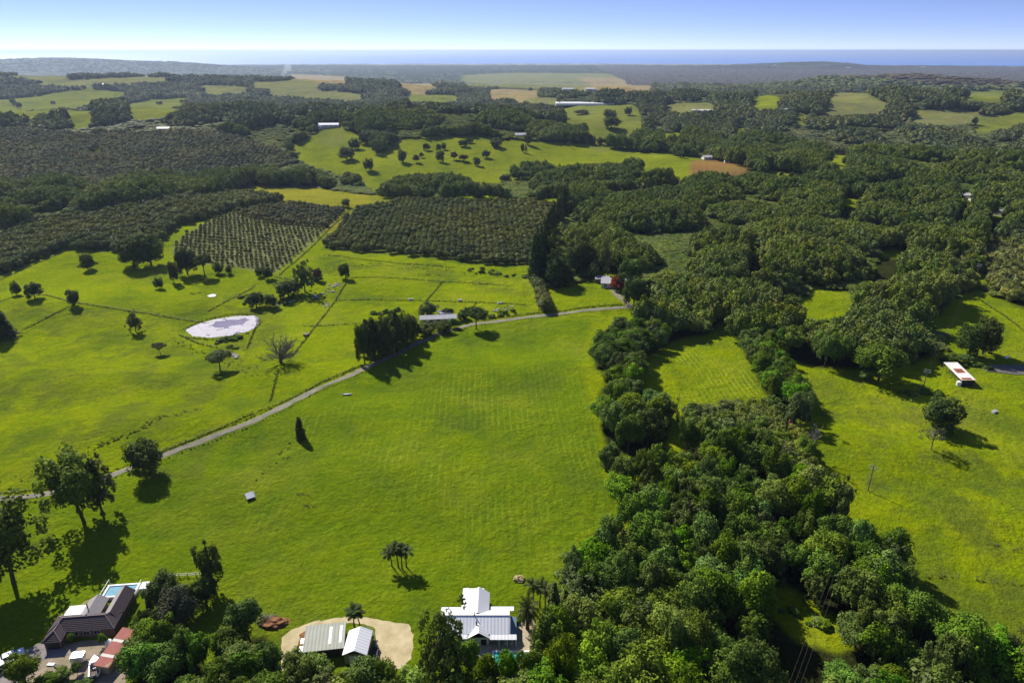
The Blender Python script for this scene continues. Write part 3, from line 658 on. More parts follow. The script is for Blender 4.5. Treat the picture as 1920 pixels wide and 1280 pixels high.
PRO['dead'] = [(twig_mesh('dead_limbs', 113, 9, 2.4, 7, 'palebark', .16, False), bare_trunk('dead_trunk', 8, .22, 'palebark'))]
def frond(mb_v, mb_f, tn, base, az, el, L, wid, rng, curl=1.2, seg=7, sp=.8):
    p = Vector(base); e = el; pts = []
    for i in range(seg + 1):
        pts.append(p.copy()); d = Vector((math.cos(az) * math.cos(e), math.sin(az) * math.cos(e), math.sin(e))); p = p + d * (L / seg); e -= curl / seg * (.5 + i / seg)
    side = Vector((-math.sin(az), math.cos(az), 0))
    for i in range(seg * 3):
        f = (i + .5) / (seg * 3); k = min(int(f * seg), seg - 1); b = pts[k].lerp(pts[k + 1], f * seg - k); d = (pts[k + 1] - pts[k]).normalized()
        w = wid * math.sin(math.pi * min(1, f * .9 + .1)) ** .6
        for s in (-1, 1):
            tip = b + side * s * w * sp + d * w * .55 + Vector((0, 0, -.25 * w + rng.normal(0, .06)))
            n = len(mb_v); q = d * .07
            mb_v += [tuple(b - q), tuple(b + q), tuple(tip + q * .4), tuple(tip - q * .4)]; mb_f.append((n, n + 1, n + 2, n + 3)); tn.append(rng.uniform(.1, .9))
def palm_meshes(name, seed, h, nf, L, wid, lean=(0, 0), r=.14, up=(-.3, 1.3), curl=1.3):
    rng = np.random.default_rng(seed); v = []; f = []; t = []
    top = Vector((lean[0], lean[1], h))
    for i in range(nf): frond(v, f, t, top, i * 2.39996 + rng.normal(0, .15), up[0] + (up[1] - up[0]) * ((i + .5) / nf), L * rng.uniform(.85, 1.05), wid, rng, curl)
    cm = mesh_np(name + '_crown', np.array(v), np.array(f), False, t); cm.materials.append(M['palm'])
    tm = MB().tube([(0, 0, -.3), (lean[0] * .1, lean[1] * .1, h * .3), (lean[0] * .45, lean[1] * .45, h * .65), tuple(top)], [r * 1.5, r, r * .9, r * .8], 8).mesh(name + '_trunk'); tm.materials.append(M['bark'])
    return cm, tm
PRO['palm'] = [palm_meshes('feather_palm', 121, 6.0, 13, 2.4, .7, (.5, .1)), palm_meshes('feather_palm', 122, 6.5, 13, 2.3, .7, (-.4, .2)), palm_meshes('feather_palm', 123, 7.2, 13, 2.5, .7, (.15, -.2))]
PRO['datepalm'] = [palm_meshes('date_palm', 125, 3.6, 46, 3.3, .62, (0, 0), .34, (-.75, 1.35), 1.5)]
# coarser meshes for the masses far away
def lowset(key, n, ck, mat, s0):
    PRO[key] = [(crown_mesh(key, s0 + i, mat=mat, **ck)[0], None) for i in range(n)]
lowset('mid', 6, dict(R=4.2, Hc=9, z0=2.0, ncl=24, nlf=64, leaf=.42, lower=-.6, core=.6, rcl=(.22, .38)), 'leaf_mid', 201)
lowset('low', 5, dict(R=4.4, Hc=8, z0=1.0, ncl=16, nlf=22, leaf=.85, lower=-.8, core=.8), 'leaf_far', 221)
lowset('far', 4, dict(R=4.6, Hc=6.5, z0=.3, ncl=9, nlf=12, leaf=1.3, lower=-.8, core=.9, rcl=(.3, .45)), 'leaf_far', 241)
lowset('heath', 3, dict(R=4.6, Hc=6.5, z0=.3, ncl=9, nlf=12, leaf=1.3, lower=-.8, core=.9, rcl=(.3, .45)), 'leaf_heath', 251)
lowset('orch_mid', 4, dict(R=3.1, Hc=6.0, z0=.2, ncl=22, nlf=28, leaf=.42, lower=-.85, lump=.12), 'leaf_orch', 261)
lowset('orch_low', 3, dict(R=3.1, Hc=5.6, z0=.2, ncl=10, nlf=14, leaf=.7, lower=-.85, core=.75, lump=.15), 'leaf_slope', 271)
lowset('tufts', 3, dict(R=.55, Hc=.9, z0=.0, ncl=12, nlf=12, leaf=.13, lower=-.6, core=.5), 'tuft', 281)
lowset('shrubs', 3, dict(R=1.1, Hc=1.8, z0=.0, ncl=20, nlf=34, leaf=.17, lower=-.7, core=.7), 'leaf', 291)

def scatter(name, key, P3, scale, rot, label, cat, rng, group=None):
    """one object: many plants of a mass nobody could count, instanced on the points of a mesh"""
    n = len(P3)
    if n == 0: return
    cname = 'set_' + key
    c = bpy.data.collections.get(cname)
    if c is None:
        c = bpy.data.collections.new(cname)
        for i, (me, _) in enumerate(PRO[key]): c.objects.link(bpy.data.objects.new('%s_%d' % (cname, i), me))
    me = bpy.data.meshes.new(name); me.vertices.add(n); me.vertices.foreach_set('co', np.asarray(P3, np.float32).ravel())
    a = me.attributes.new('rot', 'FLOAT_VECTOR', 'POINT'); a.data.foreach_set('vector', np.c_[np.zeros((n, 2)), rot].astype(np.float32).ravel())
    a = me.attributes.new('scl', 'FLOAT_VECTOR', 'POINT'); a.data.foreach_set('vector', np.asarray(scale, np.float32).ravel())
    a = me.attributes.new('idx', 'INT', 'POINT'); a.data.foreach_set('value', rng.integers(0, len(PRO[key]), n).astype(np.int32))
    ng = bpy.data.node_groups.get('gn_' + key)
    if ng is None:
        ng = bpy.data.node_groups.new('gn_' + key, 'GeometryNodeTree')
        ng.interface.new_socket('Geometry', in_out='INPUT', socket_type='NodeSocketGeometry'); ng.interface.new_socket('Geometry', in_out='OUTPUT', socket_type='NodeSocketGeometry')
        N = ng.nodes; Lk = ng.links; gi = N.new('NodeGroupInput'); go = N.new('NodeGroupOutput'); ip = N.new('GeometryNodeInstanceOnPoints'); ci = N.new('GeometryNodeCollectionInfo')
        ci.inputs['Collection'].default_value = c; ci.inputs['Separate Children'].default_value = True; ci.inputs['Reset Children'].default_value = True
        def na(nm, ty): x = N.new('GeometryNodeInputNamedAttribute'); x.data_type = ty; x.inputs['Name'].default_value = nm; return x.outputs['Attribute']
        Lk.new(gi.outputs[0], ip.inputs['Points']); Lk.new(ci.outputs[0], ip.inputs['Instance']); ip.inputs['Pick Instance'].default_value = True
        Lk.new(na('idx', 'INT'), ip.inputs['Instance Index']); Lk.new(na('rot', 'FLOAT_VECTOR'), ip.inputs['Rotation']); Lk.new(na('scl', 'FLOAT_VECTOR'), ip.inputs['Scale'])
        Lk.new(ip.outputs[0], go.inputs[0])
    o = link(name, me); md = o.modifiers.new('plants', 'NODES'); md.node_group = ng
    tag(o, label, cat, group, 'stuff'); return o

_cnt = {}
def tree(key, name, x, y, h, w, label, cat='tree', group=None, rng=random, i=None, rz=None, z=None):
    """one tree with trunk and crown: h height, w crown width in metres"""
    L = PRO[key]; k = (rng.randrange(len(L)) if i is None else i) % len(L); cm, tm = L[k]
    if cm not in _cnt:
        co = np.empty(len(cm.vertices) * 3, np.float32); cm.vertices.foreach_get('co', co); co = co.reshape(-1, 3)
        _cnt[cm] = (float(np.percentile(co[:, 2], 99.7)), float(np.percentile(np.abs(co[:, :2]), 98.5)) * 2)
    h0, w0 = _cnt[cm]
    e = empty(name, (x, y, float(H(x, y)) if z is None else z), rng.uniform(0, 6.28) if rz is None else rz)
    ax_ = rng.uniform(.86, 1.16); e.scale = (w / w0 * ax_, w / w0 / ax_, h / h0)
    if tm: link('trunk', tm, None, e)
    link('crown', cm, None, e)
    return tag(e, label, cat, group)
def tree_px(key, name, bx, by, ty, wpx, label, cat='tree', group=None, **k):
    x, y = at1(bx, by); z = float(H(x, y)); h = max(.8, height_for(x, y, z, ty)); return tree(key, name, x, y, h, wpx / pxm(x, y, z + h * .6), label, cat, group, **k)

rng = np.random.default_rng(7); random.seed(11)
def gridpts(poly, sp, jit=.35, rows=None, stag=True):
    """points over a plot; rows = (angle, row gap, tree gap) for planted rows"""
    lo, hi = poly.min(0), poly.max(0); c = (lo + hi) / 2; R = np.hypot(*(hi - lo)) / 2 + sp
    a, gx, gy = (0.3, sp, sp * .9) if rows is None else rows
    X, Y = np.meshgrid(np.arange(-R, R, gy), np.arange(-R, R, gx)); X = X.copy()
    if stag: X[1::2] += gy / 2
    P = np.stack([X.ravel(), Y.ravel()], 1) + rng.normal(0, jit, (X.size, 2)) * np.array([gy, gx])
    P = P @ np.array([[math.cos(a), math.sin(a)], [-math.sin(a), math.cos(a)]]) + c
    return P[inside(P, poly)]
CLEARPOLY = [p for p, k in CLEAR]
def mounds(P, sp, seed, rmin=.38, rmax=.68):
    r_ = np.random.default_rng(seed); lo, hi = P.min(0), P.max(0); d = np.zeros(len(P))
    for gx in np.arange(lo[0], hi[0] + sp, sp):
        for gy in np.arange(lo[1], hi[1] + sp, sp):
            c = np.array([gx, gy]) + r_.uniform(-.45, .45, 2) * sp; r = sp * r_.uniform(rmin, rmax); h = r_.uniform(.55, 1.)
            m = (np.abs(P[:, 0] - c[0]) < r) & (np.abs(P[:, 1] - c[1]) < r)
            if m.any(): q = ((P[m] - c) ** 2).sum(1) / r ** 2; d[m] = np.maximum(d[m], h * np.sqrt(np.maximum(0, 1 - q)))
    return d
def z_of(P): return H(P[:, 0], P[:, 1])
def notwood(P): return inany(P, NOWOOD)

# ---- near and middle woods
cand = []
for k, pl in enumerate(WOOD):
    P = gridpts(pl, 5.6 if k < 4 else 5.2, .24); P = P[~notwood(P) & ~inside(P, BLOCK)]
    if k == 5: P = P[~inside(P, ORCH_RIGHT)]
    cand.append(np.c_[P, np.full(len(P), k)])
Pb = np.concatenate([gridpts(pl, 5.4, .22) for pl in BOTTOM]); cand.append(np.c_[Pb, np.full(len(Pb), 9)])
A = np.concatenate(cand); A = A[A[:, 1] > 78]
EASE = np.array([[43., 78.], list(at1(1600, 1000))])            # cleared strip under the power line
A = A[(dist_line(A[:, :2], EASE) > 2.4) | (A[:, 2] > 0)]
A = A[~(hides(A[:, :2], z_of(A[:, :2]), (4., 8., 12., 16., 20.), NOWOOD) & (A[:, 2] != 9))]
px, py = proj(A[:, 0], A[:, 1], z_of(A[:, :2]) + 6); vis = (px > -40) & (px < 1960) & (py < 1320)
order = np.argsort(np.where(vis, 0, 1e5) + np.hypot(A[:, 0], A[:, 1])); A = A[order]; vis = vis[order]
LAB = {0: ('tree in the near wood', 'trees of the near wood'), 1: ('tree in the clump left of the planted rows at the field edge', 'trees of the field edge clump'),
       2: ('tree in the belt along the left side of the striped paddock', 'trees of the left paddock belt'), 3: ('tree in the belt along the right side of the striped paddock', 'trees of the right paddock belt'),
       4: ('tree in the grove left of the rusty barn', 'trees of the grove beyond the paddock'), 5: ('forest tree', 'f'), 9: ('garden tree along the bottom edge before the sheds and houses', 'trees along the bottom edge')}
def zone(x, y):
    px, py = proj(x, y, float(H(x, y)) + 6)
    if py > 1200: return ' at its lower edge ' + ('left' if px < 1200 else 'middle' if px < 1500 else 'right')
    if px - 960 > (py - 640) * 1.02 + 200: return ' on its right side by the open field'
    if px < 1120: return ' next to the palms'
    if py > 1080: return ' below the grass clearing' if px > 1400 else ' in its lower left part'
    if py > 960: return ' above the grass clearing' if px > 1400 else ' in its middle part'
    return ' at its upper end near the planted rows'
KIND = {'round': 'round dark green', 'lush': 'fresh green', 'tall': 'tall dark green', 'gum': 'open grey green'}
m4 = mounds(A[:, :2], 30, 8, .7, 1.1); dm4 = {(a[0], a[1]): d for a, d in zip(A, m4)}
nind = 0; rest = []; keep = rng.uniform(size=len(A)) > .10; A = A[keep]; vis = vis[keep]
for (x, y, k), v in zip(A, vis):
    k = int(k)
    if v and nind < 330 and k not in (5, 6):
        nind += 1; u = rng.uniform()
        key = 'round' if u < .54 else 'lush' if u < .68 else 'tall' if u < .86 else 'gum'
        h = rng.uniform(7, 14.5) if k not in (9,) else rng.uniform(7.5, 10.5)
        if k == 2 or k == 3: h = rng.uniform(8, 11.5)
        if k == 4: h = 5.0 + 10.5 * dm4[(x, y)]
        w = rng.uniform(6.0, 11.0) if key != 'tall' else rng.uniform(6, 8)
        if k == 9: w *= .85
        tree(key, 'broadleaf_tree', x, y, h, w, KIND[key] + ' ' + LAB[k][0] + (zone(x, y) if k == 0 else ''), 'tree', KIND[key] + ' ' + LAB[k][1] + (zone(x, y) if k == 0 else ''))
    else: rest.append((x, y))
rest = np.array(rest)
dm = mounds(rest, 50, 3, .44, .66); sc = rng.uniform(1.0, 1.3, len(rest)); dm = dm ** .8; s3 = np.stack([sc * rng.uniform(.9, 1.15, len(rest)), sc * rng.uniform(.9, 1.15, len(rest)), (.24 + 1.95 * dm) * rng.uniform(.95, 1.05, len(rest))], 1)
scatter('forest', 'mid', np.c_[rest, z_of(rest)], s3, rng.uniform(0, 6.28, len(rest)), 'dense dark green forest filling the hollows right of the centre', 'forest', rng)
# ---- planted rows below the striped paddock
P = gridpts(BLOCK, 5, .07, rows=(1.35, 5.6, 4.4))
for x, y in P: tree('nut', 'nut_tree', x, y, rng.uniform(4.8, 6.4), rng.uniform(5.8, 7.2), 'dense round nut tree in the planted rows below the striped paddock', 'tree', 'nut trees below the striped paddock')

# ---- orchards in the middle distance
def orchard(name, poly, rows, key, nmax, label_i, group, label_s, s=(.9, 1.1), drop=.02, jit=.06):
    P = gridpts(poly, 5, jit, rows=rows, stag=jit > .08); P = P[rng.uniform(size=len(P)) > drop]; P = P[np.argsort(np.hypot(*P.T))]
    px, py = proj(P[:, 0], P[:, 1], z_of(P)); v = (px > -10) & (px < 1930)
    I = np.where(v)[0][:nmax]; mask = np.ones(len(P), bool); mask[I] = False
    for i in I:
        x, y = P[i]; me = PRO[key][rng.integers(len(PRO[key]))][0]; o = link(name, me, None, None, (x, y, float(H(x, y)))); k = rng.uniform(*s); o.scale = (k, k, k * rng.uniform(.9, 1.1)); o.rotation_euler = (0, 0, rng.uniform(0, 6.28))
        tag(o, label_i, 'tree', group)
    Q = P[mask]; k = rng.uniform(*s, len(Q)); scatter('orchard_rows', key, np.c_[Q, z_of(Q)], np.stack([k, k, k * rng.uniform(.9, 1.1, len(Q))], 1), rng.uniform(0, 6.28, len(Q)), label_s, 'orchard', rng)
orchard('orchard_tree', ORCH_MID, (.06, 6.6, 4.0), 'orch_mid', 130, 'dark orchard tree in the rectangular block at the centre of the valley', 'orchard trees of the rectangular block', 'far rows of the rectangular dark orchard at the centre', (.75, .98), jit=.07)
orchard('orchard_tree', ORCH, (.25, 7.0, 4.0), 'orch_mid', 120, 'dense orchard tree along the lower rows of the left hillside orchard', 'orchard trees of the left hillside', 'upper rows of the dense orchard on the left hillside', (.9, 1.15), jit=.06)
orchard('young_orchard_tree', YOUNG, (-.2, 5.2, 3.3), 'orch_mid', 300, 'small young orchard tree in the open rows beside the farm lane', 'young orchard trees beside the lane', 'back rows of the young orchard', (.32, .46), .06)
orchard('orchard_tree', YOUNG_OLD, (-.2, 7.0, 3.2), 'orch_low', 0, '', '', 'closely set darker rows at the top of the young orchard', (.6, .8))
orchard('orchard_tree', ORCH_RIGHT, (1.35, 6.2, 4.4), 'orch_mid', 50, 'dense orchard tree in the plantation at the right edge beyond the lane', 'orchard trees at the right edge', 'far rows of the plantation at the right edge', (1.0, 1.25))
P = gridpts(SLOPE, 6, .10, rows=(.08, 8.5, 5.2), stag=False); P = P[~hides(P, z_of(P), 6, CLEARPOLY)]; k = rng.uniform(.95, 1.25, len(P))
scatter('orchard_rows', 'orch_low', np.c_[P, z_of(P)], np.stack([k * 1.05, k * 1.05, k], 1), rng.uniform(0, 6.28, len(P)), 'long rows of old orchard over the left slope in the distance', 'orchard', rng)

# ---- distant forest, in rings of growing spacing
SKIP = CLEARPOLY + [SLOPE, ORCH, ORCH_MID, YOUNG, HEATH]
def ring(r0, r1, sp, key, s, label, hmul=1.):
    a0 = math.radians(46); n = int((r1 * r1 - r0 * r0) * a0 / (sp * sp * .87)); 
    r = np.sqrt(rng.uniform(r0 * r0, r1 * r1, n)); t = rng.uniform(-a0, a0, n); P = np.stack([r * np.sin(t), r * np.cos(t)], 1)
    z = z_of(P); px, py = proj(P[:, 0], P[:, 1], z); ok = (py < 374) & ~inany(P, SKIP) & (z > SEA + 3)
    if r0 < 900: ok &= ~inany(P, WOOD)
    P = P[ok]; z = z[ok]
    ok = ~hides(P, z, (3., 6 * s * hmul, 11 * s * hmul, 14 * s * hmul), CLEARPOLY); P = P[ok]; z = z[ok]
    dens = fbm(P[:, 0] / 70, P[:, 1] / 70, 3, 21); ok = dens > -.78; P = P[ok]; z = z[ok]; dens = dens[ok]
    k = (rng.uniform(1.0, 1.35, len(P)) if r0 < 1600 else rng.uniform(.85, 1.3, len(P))) * s; hh = (s if r0 < 1600 else k) * hmul * ((.28 + 1.9 * mounds(P, 75 * s, 5) ** .75) if r0 < 1600 else (1 + .5 * dens)) * rng.uniform(.93, 1.07, len(P))
    scatter('distant_forest', key, np.c_[P, z], np.stack([k * rng.uniform(.9, 1.15, len(P)), k * rng.uniform(.9, 1.15, len(P)), hh], 1), rng.uniform(0, 6.28, len(P)), label, 'forest', rng)
ring(560, 1000, 5.6, 'mid', 1.0, 'dark forest around the hill paddocks in the middle distance')
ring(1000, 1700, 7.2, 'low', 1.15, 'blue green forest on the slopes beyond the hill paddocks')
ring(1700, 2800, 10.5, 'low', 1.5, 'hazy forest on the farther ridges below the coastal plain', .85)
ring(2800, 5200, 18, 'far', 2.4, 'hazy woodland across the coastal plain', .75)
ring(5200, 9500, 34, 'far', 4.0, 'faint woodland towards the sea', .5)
P = gridpts(HEATH, 30, .4); k = rng.uniform(1.5, 2.6, len(P)); scatter('heath', 'heath', np.c_[P, z_of(P)], np.stack([k * 2, k * 2, k * .5], 1), rng.uniform(0, 6.28, len(P)), 'brownish heath on the coastal plain at the right', 'heath', rng)
#PART2
# ------------------------------------------------------------------ single trees of the paddocks and gardens
T_ = tree_px
TREES = [  # species, name, base x, base y, top y, crown width (photo pixels), label
    ('tall', 'gum_tree', 158, 980, 848, 112, 'tall broad gum tree with two bare stems beside the road at the left'),
    ('gum', 'gum_tree', 192, 962, 862, 66, 'slimmer gum tree standing close behind the tall roadside gum'),
    ('dense', 'paddock_tree', 273, 890, 828, 66, 'dark round tree on the lower roadside with its shadow on the lawn'),
    ('tall', 'gum_tree', 26, 1092, 945, 132, 'large gum tree cut by the left edge above the tiled house'),
    ('cypress', 'cypress', 564, 822, 782, 17, 'narrow dark cypress alone in the big middle field'),
    ('bare', 'leafless_tree', 527, 680, 628, 64, 'bare grey leafless tree with fanned branches below the pond'),
    ('umbrella', 'paddock_tree', 413, 694, 659, 48, 'flat topped dark tree with broad shadow below the pond'),
    ('umbrella', 'paddock_tree', 301, 664, 643, 27, 'small flat topped tree alone in the left paddock'),
    ('gum', 'paddock_tree', 255, 622, 585, 28, 'thin tree with leaning stem left of the pond'),
    ('dense', 'paddock_tree', 32, 553, 527, 19, 'small tree nearest the left edge on the upper left paddock'),
    ('dense', 'paddock_tree', 66, 560, 530, 31, 'round dark tree between two smaller ones on the upper left fence'),
    ('dense', 'paddock_tree', 139, 573, 542, 25, 'round dark tree where the upper left fences meet'),
    ('conifer', 'conifer', 4, 634, 566, 46, 'dark conifer cut by the left edge of the photo'),
    ('umbrella', 'paddock_tree', 158, 487, 450, 32, 'dark tree against the left hillside orchard'),
    ('dense', 'paddock_tree', 165, 505, 476, 24, 'smaller dark tree just below the tree by the left orchard'),
    ('dense', 'paddock_tree', 252, 500, 446, 50, 'big dark tree with long shadow at the orchard corner'),
    ('dense', 'paddock_tree', 284, 497, 440, 46, 'tall dark tree right of the big orchard corner tree'),
    ('dense', 'paddock_tree', 299, 541, 520, 17, 'small round tree in front of the orchard corner trees'),
    ('dense', 'paddock_tree', 327, 530, 490, 20, 'upright dark tree between two tree clumps below the young orchard'),
    ('dense', 'paddock_tree', 352, 515, 464, 36, 'left tree of the dark pair below the young orchard'),
    ('umbrella', 'paddock_tree', 384, 518, 478, 32, 'right tree of the dark pair below the young orchard'),
    ('dense', 'paddock_tree', 410, 513, 492, 18, 'small dark tree at the lower fence of the young orchard'),
    ('dense', 'paddock_tree', 430, 514, 497, 14, 'smallest tree at the lower fence of the young orchard'),
    ('dense', 'paddock_tree', 481, 576, 547, 32, 'left of the two dark trees right above the pond'),
    ('dense', 'paddock_tree', 507, 576, 552, 26, 'right of the two dark trees right above the pond'),
    ('dense', 'paddock_tree', 541, 556, 525, 46, 'broad dark tree beside the rock heap'),
    ('gum', 'paddock_tree', 572, 547, 488, 36, 'tall pale leafy gum behind the rock heap'),
    ('rust', 'paddock_tree', 596, 526, 503, 20, 'bronze coloured bush right of the tall pale gum'),
    ('dense', 'paddock_tree', 648, 522, 494, 21, 'neat round tree with visible trunk above the rock heap'),
    ('dense', 'paddock_tree', 503, 523, 500, 18, 'small tree at the foot of the farm lane'),
    ('dense', 'paddock_tree', 486, 519, 503, 15, 'tiny tree left of the foot of the farm lane'),
    ('dense', 'paddock_tree', 649, 388, 372, 17, 'lone dark tree at the top end of the farm lane'),
    ('dense', 'paddock_tree', 802, 592, 567, 37, 'round dark tree directly behind the long white farm roof'),
    ('umbrella', 'paddock_tree', 893, 617, 577, 48, 'spreading tree on the roadside with long shadow over the grass'),
    ('dense', 'shrub', 868, 598, 582, 26, 'dark shrub at the right end of the farm roof'),
    ('dense', 'shrub', 840, 592, 578, 22, 'dark shrub behind the right half of the farm roof'),
    ('dense', 'shrub', 800, 628, 604, 36, 'dark garden shrub before the left half of the farm roof'),
    ('dense', 'shrub', 832, 622, 602, 34, 'dark garden shrub before the right half of the farm roof'),
    ('round', 'shrub', 852, 614, 597, 20, 'light garden shrub at the farm gate'),
    ('dense', 'paddock_tree', 1762, 806, 746, 78, 'broad dark tree with long shadow in the right field'),
    ('sparse', 'paddock_tree', 1746, 842, 800, 50, 'thin half bare tree before the broad dark tree in the right field'),
    ('round', 'paddock_tree', 1647, 712, 648, 88, 'wide domed tree standing forward of the grove in the right field'),
    ('round', 'shrub', 1622, 712, 695, 24, 'low shrub at the left foot of the wide domed tree'),
    ('dense', 'paddock_tree', 1815, 668, 608, 48, 'left half of the dark tree clump above the rusty barn'),
    ('dense', 'paddock_tree', 1842, 664, 596, 50, 'right half of the dark tree clump above the rusty barn'),
    ('round', 'shrub', 1782, 680, 662, 26, 'low bush behind the rusty barn'), ('round', 'shrub', 1806, 679, 664, 26, 'low bush right behind the rusty barn by the bank'),
    ('dead', 'dead_tree', 1520, 858, 785, 40, 'dead pale tree with bare forked limbs at the wood edge'),
    ('gum', 'gum_tree', 1487, 802, 735, 66, 'gum tree with bare stem on the right edge of the planted rows'),
    ('round', 'shrub', 1508, 862, 820, 34, 'dark shrub at the foot of the dead tree'),
    ('gum', 'garden_tree', 402, 1105, 1020, 52, 'tall garden tree at the corner of the timber fence'),
    ('dense', 'garden_tree', 388, 1135, 1082, 50, 'dark bushy tree at the foot of the tall garden tree'),
    ('dense', 'garden_tree', 315, 1128, 1077, 58, 'round clipped dark bush below the timber fence'),
    ('grey', 'garden_tree', 342, 1172, 1104, 72, 'grey green feathery bush between the tiled house and the lawn'),
    ('cypress', 'garden_conifer', 281, 1140, 1116, 12, 'small pointed conifer beside the tiled house'),
    ('dense', 'garden_tree', 272, 1168, 1142, 26, 'left clipped ball shrub beside the tiled house'), ('dense', 'garden_tree', 297, 1168, 1143, 26, 'right clipped ball shrub beside the tiled house'),
    ('round', 'garden_tree', 52, 1290, 1232, 56, 'loose garden tree at the lower left corner'), ('round', 'shrub', 120, 1272, 1252, 30, 'low shrub before the white box trailer'), ('round', 'shrub', 145, 1262, 1244, 20, 'dark shrub under the box trailer'),
    ('round', 'shrub', 90, 1292, 1268, 36, 'low shrub at the bottom edge left of the boat'), ('lush', 'shrub', 196, 1208, 1188, 16, 'pale shrub at the wall of the tiled house'), ('lush', 'shrub', 136, 1204, 1188, 14, 'spiky shrub at the garage of the tiled house'),
    ('round', 'garden_tree', 285, 1225, 1172, 64, 'leafy tree beside the red striped roof'), ('round', 'garden_tree', 262, 1262, 1205, 62, 'leafy tree overhanging the lower end of the red striped roof'),
    ('gum', 'gum_tree', 832, 1300, 1139, 98, 'tall open gum tree before the left end of the white house'),
    ('lush', 'garden_tree', 880, 1268, 1200, 46, 'fresh green tree right of the tall gum before the white house'),
    ('lush', 'garden_tree', 952, 1296, 1224, 46, 'fresh green tree hiding the middle of the turquoise pool'), ('round', 'garden_tree', 992, 1292, 1222, 50, 'leafy tree hiding the right end of the turquoise pool'), ('round', 'garden_tree', 915, 1300, 1232, 46, 'leafy tree before the left end of the turquoise pool'),
    ('conifer', 'garden_conifer', 1037, 1180, 1092, 44, 'tall dark conifer right of the palms'), ('cypress', 'garden_conifer', 1058, 1170, 1105, 26, 'narrow conifer behind the tall dark conifer'),
    ('round', 'garden_tree', 1035, 1235, 1180, 52, 'leafy tree at the right end of the pool terrace'),
    ('palm', 'feather_palm', 735, 1061, 1026, 0, 'left palm of the four in the open field'), ('palm', 'feather_palm', 747, 1063, 1018, 0, 'second palm from the left in the open field'), ('palm', 'feather_palm', 754, 1066, 1024, 0, 'third palm from the left in the open field'), ('palm', 'feather_palm', 762, 1062, 1022, 0, 'right palm of the four in the open field'),
    ('palm', 'feather_palm', 664, 1173, 1135, 0, 'left palm behind the white garage'), ('palm', 'feather_palm', 675, 1175, 1139, 0, 'right palm behind the white garage'),
    ('palm', 'feather_palm', 1000, 1136, 1084, 0, 'left tall palm behind the date palm'), ('palm', 'feather_palm', 1012, 1137, 1090, 0, 'right tall palm behind the date palm'), ('palm', 'feather_palm', 1022, 1148, 1098, 0, 'palm nearest the dark conifer'),
    ('datepalm', 'date_palm', 989, 1178, 1122, 0, 'large date palm at the right end of the white house'), ('datepalm', 'date_palm', 1008, 1216, 1176, 0, 'smaller date palm beside the pool terrace'),
    ('red', 'red_tree', 1157, 545, 517, 32, 'bright red leaved tree before the valley house'), ('gum', 'gum_tree', 1131, 518, 452, 30, 'tall gum with a long white bare trunk left of the valley house'),
    ('round', 'garden_tree', 1180, 548, 486, 44, 'leafy tree just right of the valley house'), ('dense', 'garden_tree', 1112, 524, 494, 20, 'purple dark tree left of the valley house'), ('dense', 'garden_tree', 1188, 572, 520, 42, 'dark tree where the road enters the forest'),
]
for t in TREES:
    key, name, bx, by, ty, w, lab = t
    if key in ('palm', 'datepalm'):
        x, y = at1(bx, by); h = height_for(x, y, float(H(x, y)), ty); k = len(name) + bx
        e = tree(key, name, x, y, h, 1, lab, 'palm', None, i=k); h0 = _cnt[PRO[key][k % len(PRO[key])][0]][0]
        s_ = (1.05 if key == 'palm' else 1.05) * (.75 if bx == 1008 else 1); e.scale = (s_, s_, h / h0)
    else: T_(key, name, bx, by, ty, w, lab, 'shrub' if name == 'shrub' else 'tree', i=bx)
# rows and clumps
for k, (bx, by, ty, w) in enumerate([(684, 682, 606, 34), (703, 676, 598, 36), (724, 668, 592, 38), (745, 662, 588, 36), (765, 652, 590, 34), (690, 662, 600, 34), (712, 655, 594, 34), (735, 645, 588, 34), (756, 640, 586, 34), (775, 636, 592, 30), (700, 645, 598, 32)]):
    T_('pine' if k % 2 else 'dense', 'shelter_tree', bx, by, ty, w, 'tall dark shelter tree in the clump left of the white farm roof', 'tree', 'shelter trees left of the farm roof')
n = 24
for k in range(n):
    f = k / (n - 1); bx = 1003 + f * 58 + random.uniform(-4, 4); by = 528 - f * 138
    T_('conifer', 'windbreak_conifer', bx, by, by - 84 + 40 * f + random.uniform(-6, 4), 26 - 10 * f, 'dark conifer in the windbreak at the right end of the centre orchard', 'tree', 'conifers of the windbreak')
for k in range(16):
    bx = 1015 + random.uniform(0, 80); by = random.uniform(500, 545) - (bx - 1015) * .15
    T_(random.choice(['dense', 'conifer', 'dense']), 'forest_edge_tree', bx, by, by - random.uniform(38, 60), random.uniform(26, 40), 'tall dark tree between the windbreak and the valley house', 'tree', 'dark trees left of the valley house')
for k in range(9):
    f = k / 8; T_('orchard', 'hedge_shrub', 1005 + 17 * f, 534 + 50 * f, 514 + 44 * f, 24 + 3 * f, 'rounded dark shrub of the hedge leading down to the road', 'shrub', 'shrubs of the roadside hedge')
